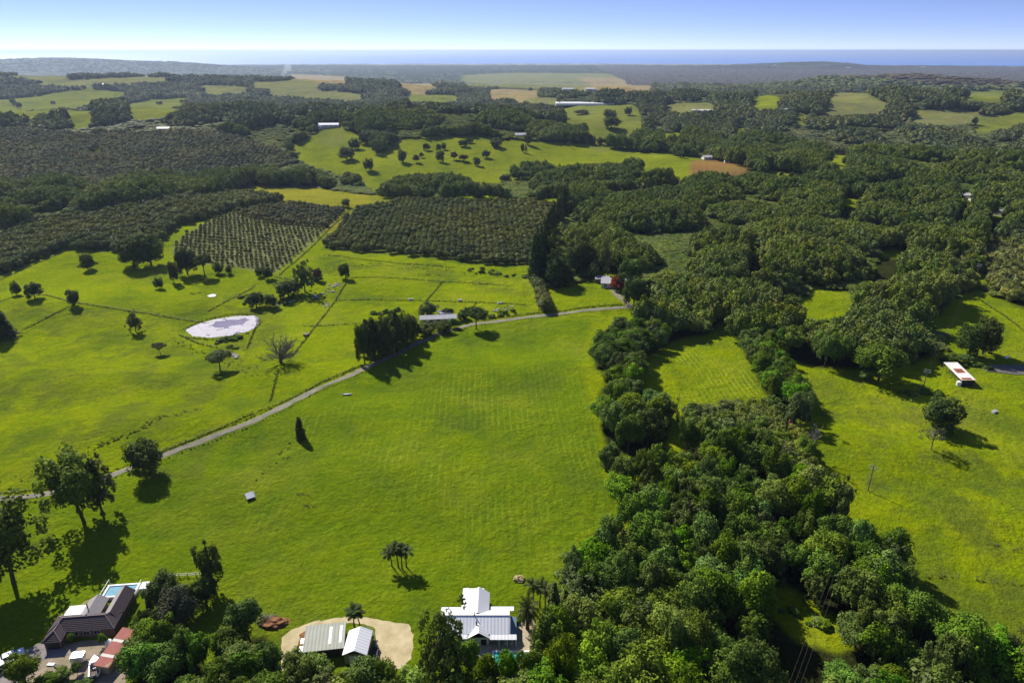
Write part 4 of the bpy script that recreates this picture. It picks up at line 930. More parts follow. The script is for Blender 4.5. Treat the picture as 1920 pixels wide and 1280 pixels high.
FARTREES = [(799, 282, 268, 13, 'dense'), (822, 284, 270, 9, 'dense'), (832, 281, 267, 10, 'dense'), (826, 304, 282, 15, 'dense'), (852, 300, 284, 14, 'rust'), (869, 302, 290, 18, 'rust'), (894, 311, 294, 14, 'dense'), (911, 296, 281, 14, 'dense'), (781, 305, 290, 13, 'rust'), (790, 296, 286, 9, 'rust'),
    (754, 305, 280, 19, 'dense'), (692, 320, 296, 18, 'dense'), (706, 288, 260, 26, 'gum'), (650, 299, 275, 30, 'dense'), (666, 280, 259, 20, 'dense'), (687, 269, 248, 26, 'dense'), (727, 270, 245, 28, 'dense'), (980, 286, 269, 8, 'dense'), (986, 288, 270, 6, 'gum'), (1067, 276, 264, 10, 'sparse'), (990, 272, 246, 16, 'dense'), (930, 275, 258, 26, 'dense'),
    (1110, 270, 256, 14, 'dense'), (1125, 271, 257, 15, 'dense'), (1140, 272, 256, 16, 'dense'), (1075, 265, 250, 16, 'dense'), (1060, 262, 249, 14, 'dense'), (1088, 268, 254, 14, 'dense'), (1276, 296, 282, 16, 'dense'), (1265, 291, 282, 8, 'dense'), (870, 275, 262, 18, 'dense'), (880, 268, 258, 14, 'dense'),
    (25, 197, 184, 12, 'dense'), (36, 203, 192, 9, 'dense'), (100, 196, 189, 8, 'dense'), (272, 187, 184, 3, 'dense'), (341, 193, 187, 8, 'dense'), (300, 196, 190, 12, 'dense'), (1485, 336, 322, 14, 'dense'), (1500, 338, 326, 12, 'dense'), (1465, 332, 322, 8, 'dense'), (1514, 342, 330, 11, 'dense'), (1092, 214, 206, 28, 'dense'), (1142, 226, 205, 28, 'dense'), (1146, 240, 218, 32, 'dense'), (1178, 216, 200, 14, 'dense')]
WHERE = lambda x, y: 'on the hill paddock' if 540 < x < 1210 and y > 240 else 'on the far left green hill' if x < 400 else 'on the slope under the long greenhouse' if x < 1210 else 'by the ploughed brown field' if x < 1300 else 'in the small clearing right of the brown field'
for bx, by, ty, w, key in FARTREES:
    kind = {'dense': 'dark round', 'rust': 'bronze leaved', 'gum': 'pale open crowned', 'sparse': 'thin half bare'}[key]
    T_(key, 'paddock_tree', bx, by, ty, w, '%s distant tree %s' % (kind, WHERE(bx, by)), 'tree', '%s trees %s' % (kind, WHERE(bx, by)))

# ------------------------------------------------------------------ buildings
def gable(x0, x1, y0, y1, ze, zr, axis='x', oh=.3, t=.1):
    """two roof plates and the two gable triangles"""
    r = MB(); g = MB()
    if axis == 'x':
        ym = (y0 + y1) / 2; k = (zr - ze) / (ym - y0)
        r.slab([(x0 - oh, y0 - oh, ze - k * oh), (x1 + oh, y0 - oh, ze - k * oh), (x1 + oh, ym, zr), (x0 - oh, ym, zr)], t)
        r2 = MB().slab([(x0 - oh, ym + .002, zr + .002), (x1 + oh, ym + .002, zr + .002), (x1 + oh, y1 + oh, ze - k * oh), (x0 - oh, y1 + oh, ze - k * oh)], t)
        for x in (x0, x1): g.slab([(x, y0, ze - .05), (x, y1, ze - .05), (x, ym, zr - .12)], .01)
    else:
        xm = (x0 + x1) / 2; k = (zr - ze) / (xm - x0)
        r.slab([(x0 - oh, y0 - oh, ze - k * oh), (xm, y0 - oh, zr), (xm, y1 + oh, zr), (x0 - oh, y1 + oh, ze - k * oh)], t)
        r2 = MB().slab([(xm + .002, y0 - oh, zr + .002), (x1 + oh, y0 - oh, ze - k * oh), (x1 + oh, y1 + oh, ze - k * oh), (xm + .002, y1 + oh, zr + .002)], t)
        for y in (y0, y1): g.slab([(x0, y, ze - .05), (x1, y, ze - .05), (xm, y, zr - .12)], .01)
    return r, r2, g
def window(parent, x0, x1, y, z0, z1, frame='white', pane='glass', side=-1):
    w = MB().box(x0, x1, min(y, y + .06 * side), max(y, y + .06 * side), z0, z1).build('window', M[frame], parent)
    d = .07; k = max(1, round((x1 - x0) / 1.0)); s = (x1 - x0 - d * (k + 1)) / k
    for i in range(k):
        a = x0 + d + i * (s + d); MB().box(a, a + s, min(y + .06 * side, y + .085 * side), max(y + .06 * side, y + .085 * side), z0 + d, z1 - d).build('pane', M[pane], w)
    return w

def white_house():
    e = tag(empty('farmhouse', (-8.0, 115.8, 0)), 'white roofed weatherboard house with rear wing and verandah at the bottom centre', 'house')
    MB().box(-7.3, 7.0, -3.1, 3.1, -.3, 2.62).build('wall', M['cream'], e)
    r, r2, g = gable(-7.5, 7.2, -3.2, 3.2, 2.7, 4.6, 'x', .25)
    r.build('roof', M['roof_shade_lightened'], e)['label'] = 'corrugated front slope of the white roof, lightened against its shade'
    rr = r2.build('roof', M['white_roof'], e); g.build('gable', M['cream'], e)
    MB().box(-7.7, 7.4, -.12, .12, 4.60, 4.68).build('ridge_cap', M['white'], rr)
    # side lean-to: its roof is coloured blue grey for the shade on it
    MB().slab([(7.55, -3.3, 2.45), (9.0, -3.3, 1.9), (9.0, 2.0, 1.9), (7.55, 2.0, 2.45)], .08).build('side_roof', M['blue_wall_shade'], e)
    MB().slab([(7.46, -3.4, 2.5), (7.62, -3.4, 2.5), (7.62, .05, 4.62), (7.46, .05, 4.62)], .12).build('bargeboard', M['white'], e)
    MB().box(7.05, 8.8, -3.0, 1.9, -.3, 1.85).build('wall', M['blue_wall_shade'], e)
    # rear porch and rear wing
    MB().slab([(-8.2, 3.42, 2.5), (-2.6, 3.42, 2.5), (-2.6, 4.7, 2.3), (-8.2, 4.7, 2.3)], .08).build('porch_roof', M['white_roof'], e)
    MB().slab([(3.15, 3.42, 2.5), (8.4, 3.42, 2.5), (8.4, 4.9, 2.3), (3.15, 4.9, 2.3)], .08).build('porch_roof', M['white_roof'], e)
    MB().box(-1.9, 2.5, 3.05, 8.6, -.3, 2.7).build('wall', M['cream'], e)
    a, b, g = gable(-2.0, 2.6, 1.2, 8.7, 2.75, 4.45, 'y', .2); a.build('wing_roof', M['white_roof_y'], e); b.build('wing_roof', M['white_roof_y'], e); g.build('gable', M['cream'], e)
    MB().slab([(-3.6, 3.4, 2.55), (-2.22, 3.4, 2.72), (-2.22, 10.4, 2.72), (-3.6, 10.4, 2.55)], .08).build('wing_porch_roof', M['white_roof_y'], e)
    MB().slab([(-2.2, 8.95, 2.74), (1.4, 8.95, 2.74), (1.4, 10.4, 2.57), (-2.2, 10.4, 2.57)], .08).build('wing_porch_roof', M['white_roof'], e)
    for x, y in ((-3.5, 10.25), (-.9, 10.25), (1.3, 10.25), (-3.5, 6.8)): MB().box(x - .06, x + .06, y - .06, y + .06, 0, 2.55).build('post', M['white'], e)
    # front verandah
    MB().slab([(-7.4, -4.5, 2.28), (-1.7, -4.5, 2.28), (-1.7, -3.48, 2.52), (-7.4, -3.48, 2.52)], .07).build('verandah_roof', M['white_roof'], e)
    MB().slab([(3.2, -4.7, 2.26), (9.0, -4.7, 2.26), (9.0, -3.48, 2.52), (3.2, -3.48, 2.52)], .07).build('verandah_roof', M['white_roof'], e)
    for x in (-7.2, -4.6, 5.2, 7.0, 8.9): MB().box(x - .07, x + .07, -4.65 if x > 0 else -4.45, -4.5 if x > 0 else -4.3, 0, 2.22).build('post', M['white'], e)
    # front gable room
    MB().box(-1.45, 2.95, -4.1, -3.05, -.3, 2.3).build('wall', M['cream'], e)
    a, b, g = gable(-1.5, 3.0, -4.15, -1.0, 2.35, 3.85, 'y', .18); a.build('gable_roof', M['white_roof_y'], e); b.build('gable_roof', M['white_roof_y'], e); g.build('gable', M['cream'], e)
    window(e, -1.0, .35, -4.1, .9, 1.75); d = window(e, 1.1, 2.5, -4.1, .1, 1.85); d.name = 'door'
    window(e, -5.8, -4.2, -3.1, .9, 1.9); window(e, 3.6, 5.0, -3.1, .3, 2.0); window(e, 5.5, 6.6, -3.1, .3, 2.0)
    MB().tube([(.15, -1.7, 2.6), (.15, -1.7, 4.55)], [.14, .14], 8).build('flue', M['dark'], e); MB().tube([(-.35, -.1, 4.4), (-.35, -.1, 5.5)], [.11, .11], 8).build('flue', M['dark'], e)
    # small blue bay with white dish
    MB().box(-5.6, -4.2, -4.3, -3.1, -.3, 2.1).build('bay', M['blue_wall_shade'], e)
    v = [(.55 * math.cos(t) * r, -.25 * r * r, .55 * math.sin(t) * r) for r in (.0, .6, 1.) for t in np.linspace(0, 2 * math.pi, 12, endpoint=False)]
    f = [(i * 12 + j, i * 12 + (j + 1) % 12, (i + 1) * 12 + (j + 1) % 12, (i + 1) * 12 + j) for i in range(2) for j in range(12)]
    me = bpy.data.meshes.new('dish'); me.from_pydata([(a - 5.4, b - 3.2, c + 3.1) for a, b, c in v], [], f); link('satellite_dish', me, M['white'], e)
M['roof_shade_lightened'] = simple('white corrugated roof lightened for shade', (.84, .84, .86), .5, .10, .4, stripes=(0, .76, .07))  # lighter copy of the white roof for the front slope, offsetting its shade
white_house()
def pool(name, label, x0, x1, y0, y1, z, water, coping, wall=None, rz=0., loc=(0, 0, 0)):
    e = tag(empty(name, loc, rz), label, 'pool')
    w = .45
    c = MB().box(x0 - w, x1 + w, y0 - w, y0, -.3, z).box(x0 - w, x1 + w, y1, y1 + w, -.3, z).box(x0 - w, x0, y0, y1, -.3, z).box(x1, x1 + w, y0, y1, -.3, z); c.build('coping', M[coping], e)
    MB().poly([(x0, y0, z - .18), (x1, y0, z - .18), (x1, y1, z - .18), (x0, y1, z - .18)]).build('water', M[water], e)
    return e
pool('swimming_pool', 'turquoise swimming pool before the white house half hidden by trees', 0, 9.0, 0, 3.4, .3, 'pool_green', 'white', loc=(-3.9, 106.2, 0))
def garden_chairs():
    for k, (x, y) in enumerate(((-1.4, 111.75), (-.1, 111.75))):
        e = tag(empty('garden_chair', (x, y, 0)), ('left' if k == 0 else 'right') + ' white round backed chair on the verandah of the white house', 'chair')
        MB().box(-.28, .28, -.25, .25, .4, .46).build('seat', M['white'], e)
        MB().tube([(-.28, .25, .46), (-.3, .28, .8), (-.15, .3, 1.05), (.15, .3, 1.05), (.3, .28, .8), (.28, .25, .46)], [.05] * 6, 6).build('backrest', M['white'], e)
        for sx in (-.24, .24):
            for sy in (-.2, .2): MB().box(sx - .025, sx + .025, sy - .025, sy + .025, 0, .4).build('leg', M['white'], e)
garden_chairs()
def shade_umbrella():
    e = tag(empty('folded_parasol', (4.8, 111.8, 0)), 'pale folded parasol on the paved terrace beside the date palm', 'parasol')
    MB().tube([(0, 0, 0), (0, 0, 2.4)], [.03, .03], 6).build('pole', M['steel'], e); MB().tube([(0, 0, .7), (0, 0, 1.2), (0, 0, 2.45)], [.28, .22, .03], 8).build('canopy', M['white'], e); MB().box(-.3, .3, -.3, .3, 0, .08).build('base', M['dark'], e)
    e = tag(empty('garden_table', (6.3, 110.6, 0)), 'white garden table on the paved terrace by the pool', 'table')
    MB().box(-.8, .8, -.45, .45, .68, .74).build('tabletop', M['white'], e)
    for sx in (-.7, .7):
        for sy in (-.35, .35): MB().box(sx - .04, sx + .04, sy - .04, sy + .04, 0, .68).build('leg', M['white'], e)
shade_umbrella()

def shed_and_garage():
    e = tag(empty('shed', (-40.5, 111.0, 0), math.radians(8)), 'long shed with pale green skillion roof and two clear roof strips', 'shed')
    MB().box(-4.2, 4.0, -2.7, 3.4, -.3, 2.5).build('wall', M['shed_wall'], e)
    zt = lambda y: 2.55 + .10 * (y + 3.0)
    r = MB().slab([(-4.5, -3.0, zt(-3)), (4.2, -3.0, zt(-3)), (4.2, 3.7, zt(3.7)), (-4.5, 3.7, zt(3.7))], .09).build('roof', M['green_roof'], e)
    for x0, x1, y0, y1 in ((.75, 1.35, -1.6, 2.8), (2.95, 3.55, -1.5, 2.9)): MB().slab([(x0, y0, zt(y0) + .03), (x1, y0, zt(y0) + .03), (x1, y1, zt(y1) + .03), (x0, y1, zt(y1) + .03)], .02).build('skylight', M['skylight'], r)
    MB().box(-3.4, -.6, -2.78, -2.7, 0, 2.2).build('door', M['dark'], e); MB().box(.3, 3.2, -2.78, -2.7, 0, 2.2).build('door', M['dark'], e)
    for y in (-1.0, 1.2): MB().slab([(-5.5, y - .75, 1.5), (-4.25, y - .75, 1.55), (-4.25, y + .75, 1.55), (-5.5, y + .75, 1.5)], .06).build('side_awning', M['steel'], e); 
    e = tag(empty('garage', (-33.3, 109.7, 0), math.radians(0)), 'white gabled garage with khaki front gable beside the green shed', 'garage')
    MB().box(-2.2, 2.4, -3.0, 3.1, -.3, 2.9).build('wall', M['gold_wall'], e)
    a, b, g = gable(-2.3, 2.5, -3.05, 3.15, 2.95, 4.15, 'y', .22); a.build('roof', M['white_roof_y'], e); b.build('roof', M['white_roof_y'], e); g.build('gable', M['gold_wall'], e)
    window(e, -.2, .5, -3.06, 3.0, 3.6, 'rust', 'glass'); MB().box(-1.2, 1.5, -3.07, -3.0, 0, 2.3).build('door', M['white'], e)
    e = tag(empty('pallet_stack', (-29.6, 108.6, 0)), 'dark slatted pallets stacked against the right side of the garage', 'pallets')
    for k in range(7): MB().box(-.7, .7, -2.2 + k * .62, -1.75 + k * .62, 0, .9 - .05 * (k % 3)).build('slat', M['dark'], e)
shed_and_garage()

def hip(m, x0, x1, y0, y1, ze, zr, axis='x', h0=True, h1=True, oh=.45):
    """hip / gable roof planes as plates; returns ridge ends"""
    x0 -= oh; x1 += oh; y0 -= oh; y1 += oh
    if axis == 'x':
        ym = (y0 + y1) / 2; q = (y1 - y0) / 2; a = (x0 + (q if h0 else 0), ym, zr); b = (x1 - (q if h1 else 0), ym, zr)
        m.slab([(x0, y0, ze), (x1, y0, ze), b, a], .1); m.slab([(x1, y1, ze), (x0, y1, ze), a, b], .1)
        if h0: m.slab([(x0, y1, ze), (x0, y0, ze), a], .1)
        if h1: m.slab([(x1, y0, ze), (x1, y1, ze), b], .1)
        c = [[(x0, y0, ze), a], [(x0, y1, ze), a]] * h0 + [[(x1, y0, ze), b], [(x1, y1, ze), b]] * h1 + [[a, b]]
    else:
        xm = (x0 + x1) / 2; q = (x1 - x0) / 2; a = (xm, y0 + (q if h0 else 0), zr); b = (xm, y1 - (q if h1 else 0), zr)
        m.slab([(x1, y0, ze), (x1, y1, ze), b, a], .1); m.slab([(x0, y1, ze), (x0, y0, ze), a, b], .1)
        if h0: m.slab([(x0, y0, ze), (x1, y0, ze), a], .1)
        if h1: m.slab([(x1, y1, ze), (x0, y1, ze), b], .1)
        c = [[(x0, y0, ze), a], [(x1, y0, ze), a]] * h0 + [[(x0, y1, ze), b], [(x1, y1, ze), b]] * h1 + [[a, b]]
    return c
def tiled_house():
    e = tag(empty('tiled_house', (-95.4, 116.0, 0), math.radians(6)), 'dark brown tiled house with hipped roof and grey metal rear gable at lower left', 'house')
    e.scale = (.80, .78, .9)
    MB().box(-8.4, 8.4, -2.8, 2.8, -.3, 2.45).build('wall', M['brickwall'], e)
    def roof(mat, *a, **k):
        m = MB(); c = hip(m, *a, **k); r = m.build('roof', M[mat], e)
        for p, q in c: MB().tube([Vector(p) + Vector((0, 0, .03)), Vector(q) + Vector((0, 0, .03))], [.10, .10], 5).build('ridge_cap', M['ridge'], r)
    roof('tile', -8.4, 8.4, -2.9, 2.9, 2.55, 4.5, axis='x')
    MB().box(-8.3, -4.1, -6.2, -2.6, -.3, 2.3).build('garage_wall', M['brickwall'], e); roof('tile', -8.3, -4.1, -6.2, -.6, 2.42, 4.0, axis='y', h1=False)
    MB().box(4.3, 8.4, 2.7, 11.5, -.3, 2.4).build('wing_wall', M['brickwall'], e)
    # rear right wing: tiled outside, metal sheets inside
    xm = 6.3; MB().slab([(8.9, -.2, 2.45), (8.9, 12.0, 2.45), (xm, 12.0, 4.35), (xm, 1.2, 4.35)], .1).build('roof', M['tile'], e)
    MB().slab([(3.75, 12.0, 2.5), (3.75, 2.6, 2.5), (xm - .01, 1.2, 4.34), (xm - .01, 12.0, 4.34)], .1).build('metal_roof', M['grey_roof_y'], e)
    MB().slab([(3.9, 12.02, 2.4), (8.8, 12.02, 2.4), (xm, 12.02, 4.25)], .02).build('gable', M['brickwall'], e)
    a, b, g = gable(-2.6, 2.2, 1.6, 9.0, 2.7, 4.1, 'y', .3); a.build('metal_roof', M['grey_roof_y'], e); b.build('metal_roof', M['grey_roof_y'], e); g.build('gable', M['brickwall'], e)
    MB().box(-2.3, 1.9, 2.7, 8.6, -.3, 2.6).build('wall', M['brickwall'], e)
    MB().slab([(-7.6, 3.6, 2.35), (-2.95, 3.6, 2.35), (-2.95, 7.4, 2.3), (-7.6, 7.4, 2.3)], .1).build('patio_roof', M['white'], e)
    MB().box(-7.4, -7.2, 7.1, 7.3, 0, 2.25).build('post', M['white'], e); MB().box(2.5, 3.7, 3.3, 9.2, -.3, .12).build('patio', M['white'], e); MB().box(2.5, 3.7, 3.3, 4.6, .12, .13).build('patio_mat', M['dark'], e)
    MB().tube([(-.9, 4.0, 3.0), (-.9, 4.0, 5.4)], [.16, .16], 8).build('flue', M['dark'], e)
    for x in (-2.8, .2, 3.0): window(e, x, x + 1.8, -2.8, .9, 2.0)
    MB().box(-7.8, -4.6, -6.28, -6.2, 0, 2.1).build('garage_door', M['dark'], e)
    pool('swimming_pool', 'raised blue swimming pool with white walls behind the tiled house', -3.4, 3.2, -1.7, 1.7, .9, 'pool_blue', 'white', rz=math.radians(6), loc=(-93.8, 127.4, 0))
    f = tag(empty('pool_rail', (-98.0, 127.6, 0), math.radians(6)), 'thin white rail at the left side of the raised pool', 'rail'); MB().box(-.05, .05, -3.2, 3.0, 1.3, 1.38).build('rail', M['white'], f)
    for y in (-3.0, 0, 2.8): MB().box(-.04, .04, y - .04, y + .04, 0, 1.3).build('post', M['white'], f)
    f = tag(empty('pool_screen', (-89.4, 128.2, 0), math.radians(6)), 'low white wall with rail right of the raised pool', 'wall'); MB().box(0, 1.8, -1.2, 1.2, 0, 1.6).build('panel', M['white'], f); MB().box(-.9, -.8, -3.0, 2.4, 1.3, 1.38).build('rail', M['white'], f)
M['grey_roof_y'] = simple('grey steel roof lengthwise', (.34, .31, .30), .5, .15, .5, stripes=(1, .6, .25))
tiled_house()
def red_shed():
    x, y = at1(222, 1226); e = tag(empty('striped_shed', (x, y, 0), math.radians(-7)), 'narrow shed with rust red roof crossed by two cream bands', 'shed')
    z = lambda v: 2.7 + .05 * v
    ys = [-5.2, -2.9, -2.2, .9, 1.6, 4.6]
    for i in range(5): MB().slab([(-1.5, ys[i], z(ys[i])), (1.9, ys[i], z(ys[i]) - .35), (1.9, ys[i + 1] - .01, z(ys[i + 1]) - .35), (-1.5, ys[i + 1] - .01, z(ys[i + 1]))], .09).build('roof_sheet', M['red_roof' if i % 2 == 0 else 'cream'], e)
    MB().box(-1.2, 1.6, -5.0, 4.4, -.2, 2.2).build('wall', M['gold_wall'], e)
red_shed()
def boat():
    x, y = at1(180, 1256); e = tag(empty('boat', (x, y, 0), math.radians(118)), 'white half cabin motor boat parked beside the red striped shed', 'boat')
    st = [(-2.6, .95, .5, 1.25), (-1.2, 1.1, .42, 1.3), (.4, 1.1, .42, 1.4), (1.7, .8, .5, 1.5), (2.6, .35, .75, 1.6), (3.0, .05, 1.1, 1.65)]
    m = MB(); m.v = [(a, s * w, z) for a, b, z0, z1 in st for s, w, z in ((-1, b, z1), (-1, b * .75, z0 + .15), (0, 0, z0), (1, b * .75, z0 + .15), (1, b, z1))]
    m.f = [(i * 5 + j, i * 5 + j + 1, (i + 1) * 5 + j + 1, (i + 1) * 5 + j) for i in range(5) for j in range(4)] + [(0, 1, 2, 3, 4)]
    m.build('hull', M['boat'], e)
    MB().poly([(-2.5, -.8, .95), (.5, -.95, .95), (.5, .95, .95), (-2.5, .8, .95)]).build('cockpit_floor', M['shed_wall'], e)
    MB().slab([(.5, -1.05, 1.55), (1.7, -.78, 1.62), (2.9, 0, 1.7), (1.7, .78, 1.62), (.5, 1.05, 1.55)], .1).build('foredeck', M['boat'], e)
    MB().slab([(.2, -.9, 2.0), (.9, -.7, 1.65), (.9, .7, 1.65), (.2, .9, 2.0)], .04).build('windscreen', M['glass'], e)
    for s in (-1, 1): MB().box(-2.5, .5, s * .98 - .09, s * .98 + .09, 1.2, 1.38).build('gunwale', M['boat'], e)
    MB().box(-3.1, -2.6, -.22, .22, .6, 1.6).build('outboard_motor', M['dark'], e)
    for s in (-.5, .4): MB().box(s - .2, s + .2, -.3, .3, .95, 1.35).build('seat', M['white'], e)
    e2 = tag(empty('boat_trailer', (x, y, 0), math.radians(118)), 'galvanised boat trailer under the white motor boat', 'trailer')
    MB().box(-2.4, 3.6, -.06, .06, .3, .42).box(-1.0, -.9, -1.0, 1.0, .3, .42).build('frame', M['steel'], e2)
    for s in (-1.05, 1.05): w = MB().tube([(-.95, s - .1, .32), (-.95, s + .1, .32)], [.32, .32], 14).build('wheel', M['tyre'], e2)
boat()
def box_trailer():
    x, y = at1(149, 1240); e = tag(empty('box_trailer', (x, y, 0), math.radians(8)), 'white box trailer parked in the yard of the tiled house', 'trailer')
    m = bmesh.new(); bmesh.ops.create_cube(m, size=1); bmesh.ops.scale(m, vec=(2.5, 1.9, 1.5), verts=m.verts); bmesh.ops.translate(m, vec=(0, 0, 1.35), verts=m.verts); bmesh.ops.bevel(m, geom=m.edges[:], offset=.12, segments=2, affect='EDGES')
    me = bpy.data.meshes.new('body'); m.to_mesh(me); m.free(); link('body', me, M['car_white'], e)
    MB().box(-.5, .5, -.97, -.94, .8, 1.9).build('door', M['steel'], e); MB().tube([(1.25, 0, .5), (2.5, 0, .45)], [.06, .06], 6).build('drawbar', M['dark'], e)
    for s in (-.9, .9): MB().tube([(0, s - .1, .33), (0, s + .1, .33)], [.33, .33], 14).build('wheel', M['tyre'], e)
box_trailer()
def car(px, py, rz, mat, label, L=4.5):
    x, y = at1(px, py); e = tag(empty('parked_car', (x, y, 0.06), rz), label, 'car')
    prof = [(-2.2, .35), (-2.25, .75), (-2.0, .95), (-1.0, 1.0), (1.6, .98), (2.15, .9), (2.25, .6), (2.2, .35)]
    def ext(p, w, name, mt, taper=0):
        m = MB(); n = len(p); m.v = [(a, -w, z) for a, z in p] + [(a, w, z) for a, z in p]; m.f = [tuple(range(n - 1, -1, -1)), tuple(range(n, 2 * n))] + [(i, (i + 1) % n, n + (i + 1) % n, n + i) for i in range(n)]
        return m.build(name, mt, e)
    ext(prof, .88, 'body', mat); ext([(-1.9, .98), (-1.5, 1.42), (.5, 1.45), (1.1, .99)], .74, 'windows', M['glass']); ext([(-1.55, 1.43), (-1.4, 1.5), (.45, 1.52), (.55, 1.46)], .72, 'roof', mat)
    for a in (-1.4, 1.4):
        for s in (-.82, .82):
            w = MB().tube([(a, s - .1, .32), (a, s + .1, .32)], [.32, .32], 14).build('tyre', M['tyre'], e); MB().tube([(a, s - .11, .32), (a, s + .11, .32)], [.18, .18], 10).build('rim', M['steel'], w)
    for s in (-.6, .6): MB().box(2.2, 2.26, s - .16, s + .16, .62, .78).build('headlight', M['skylight'], e); MB().box(-2.27, -2.2, s - .14, s + .14, .66, .8).build('tail_light', M['rust'], e)
car(6, 1252, math.radians(52), M['car_blue'], 'dark blue car parked at the left edge by the lawn'); car(24, 1233, math.radians(40), M['car_white'], 'white car parked at the left edge beyond the dark blue car')
def clutter():
    for k, (px, py, lab) in enumerate([(96, 1246, 'pale flat slab lying in the yard of the tiled house'), (110, 1249, 'dark plank pile beside the pale slab in the yard')]):
        x, y = at1(px, py); e = MB().slab([(x - .8, y - .3, .3), (x + .7, y - .35, .25), (x + .8, y + .3, .3), (x - .7, y + .35, .35)], .25).build('slab', M['white' if k == 0 else 'timber']); tag(e, lab, 'slab')
    x, y = at1(205, 1209); e = tag(empty('water_tank', (x, y, 0)), 'small pale round tank at the corner of the tiled house', 'tank'); MB().tube([(0, 0, 0), (0, 0, 1.2), (0, 0, 1.45)], [.7, .7, .2], 14).build('tank', M['white'], e)
    for k in range(6):
        px, py = 186 + 7 * (k % 3), 1232 + 6 * (k // 3); x, y = at1(px, py)
        m = MB(); r = random.Random(k)
        for q in range(7): a = r.uniform(0, 6.3); m.tube([(x + r.uniform(-.5, .5), y + r.uniform(-.5, .5), .1), (x + math.cos(a) * .9, y + math.sin(a) * .9, r.uniform(.2, .9))], [.06, .05], 5)
        m.box(x - .4, x + .3, y - .3, y + .3, 0, .5); tag(m.build('scrap_pile', M['timber' if k % 2 else 'dark']), 'heap of scrap timber and iron between trailer and striped shed', 'scrap', 'scrap heaps in the yard')
    x, y = at1(118, 1195)
clutter()

def gable_house(name, label, px, py, L, Wd, he, hr, rz, roof, wall, cat='house', nw=3):
    p = g3(px, py); e = tag(empty(name, p, rz), label, cat)
    MB().box(-L / 2, L / 2, -Wd / 2, Wd / 2, -1.5, he).build('wall', M[wall], e)
    a, b, g = gable(-L / 2, L / 2, -Wd / 2, Wd / 2, he, hr, 'x', .4); r1 = a.build('roof', M[roof], e); b.build('roof', M[roof], e); g.build('gable', M[wall], e)
    for k in range(nw):
        x = -L / 2 + (k + .5) * L / nw; window(e, x - .8, x + .8, -Wd / 2, .9, he - .4)
    return e
gable_house('farmhouse', 'long white roofed farmhouse between trees beside the road', 822, 604, 17, 4.6, 2.8, 3.9, math.radians(6), 'far_roof', 'cream', nw=5)
gable_house('farm_shed', 'low white shed behind the long farmhouse roof', 834, 592, 6, 4, 2.3, 3.0, math.radians(4), 'far_roof', 'cream', 'shed', 1)
gable_house('valley_house', 'white roofed house behind the red tree at the forest edge', 1150, 536, 13, 8, 2.8, 4.6, math.radians(-8), 'far_roof', 'cream')
gable_house('valley_shed', 'grey roofed carport left of the valley house', 1129, 528, 7.5, 6, 2.6, 3.2, math.radians(-4), 'grey_roof', 'shed_wall', 'shed', 1)
FAR = [('hill_house', 'white roofed house on the hill above the lime paddock', 617, 238, 26, 9, 3, 5, .1, 'white_roof', 'cream'), ('hill_house', 'small white roofed house left of the hill house', 603, 241, 9, 7, 3, 4.5, .3, 'white_roof', 'cream'),
    ('forest_house', 'long white roofed building in the forest at the right edge', 1812, 371, 20, 7, 3, 4.2, .1, 'white_roof', 'cream'), ('forest_house', 'white roofed house in the lower clearing at the right edge', 1877, 404, 10, 8, 3, 5, .5, 'white_roof', 'cream'), ('forest_house', 'low white roof right of the forest building', 1830, 378, 10, 6, 2.6, 3.5, -.1, 'white_roof', 'cream'),
    ('ridge_house', 'long pale roofed house on the ridge behind the forested slope', 1316, 210, 40, 11, 3, 5, .03, 'rusty_white', 'cream'), ('ridge_house', 'white house in the trees left of the right hand valley', 1474, 213, 24, 12, 5, 9, -.2, 'white_roof', 'white'), ('ridge_house', 'small pale house low on the right valley side', 1590, 231, 14, 8, 4, 6, .1, 'white_roof', 'cream'),
    ('ridge_house', 'white roofed house in the far left ridge trees', 187, 161, 26, 12, 4, 6, .05, 'white_roof', 'cream'), ('ridge_house', 'pale roofed house in the trees below the smoke', 402, 226, 16, 9, 3.5, 5.5, .2, 'white_roof', 'cream'), ('ridge_house', 'white roofed cottage by the dark hillside orchard', 308, 245, 16, 7, 3, 4.6, 0., 'white_roof', 'cream'),
    ('plain_shed', 'bright white shed on the tan plain at the centre', 1065, 171, 30, 14, 5, 8, .05, 'white_roof', 'white'), ('plain_shed', 'bright white shed right of the first plain shed', 1106, 171, 24, 14, 5, 8, -.05, 'white_roof', 'white'), ('plain_shed', 'grey roofed shed left on the tan plain', 1035, 174, 24, 14, 5, 7, 0., 'grey_roof', 'white'),
    ('paddock_house', 'small pale house in trees on the hill paddock', 976, 257, 14, 8, 3, 5, .1, 'white_roof', 'cream'), ('paddock_house', 'pale roofed house in trees at the top right of the hill paddock', 1030, 241, 22, 8, 3, 5, .05, 'grey_roof', 'cream'), ('paddock_house', 'white house by the ploughed brown field', 1325, 299, 10, 7, 3, 4.6, .2, 'white_roof', 'white'), ('paddock_house', 'white house among trees right of the ploughed brown field', 1366, 305, 9, 7, 3, 4.6, -.2, 'white_roof', 'white'),
    ('paddock_house', 'white house at the right end of the brown field', 1425, 312, 12, 7, 3, 4.6, .1, 'white_roof', 'white'), ('coast_house', 'pale house on the left of the far plain', 415, 143, 60, 30, 8, 12, 0., 'white_roof', 'white'), ('coast_house', 'pale roofed block left below the headland', 1455, 124, 70, 30, 6, 10, 0., 'white_roof', 'cream'), ('coast_house', 'pale roofed block right below the headland', 1590, 128, 60, 30, 6, 10, 0., 'white_roof', 'cream'), ('coast_house', 'pale roofed block at the shore on the right', 1730, 127, 60, 30, 6, 9, 0., 'white_roof', 'cream')]
for f in FAR: gable_house(*[('far_roof' if v == 'white_roof' and f[0] != 'hill_house' else v) for v in f], nw=4 if f[4] > 20 else 2)
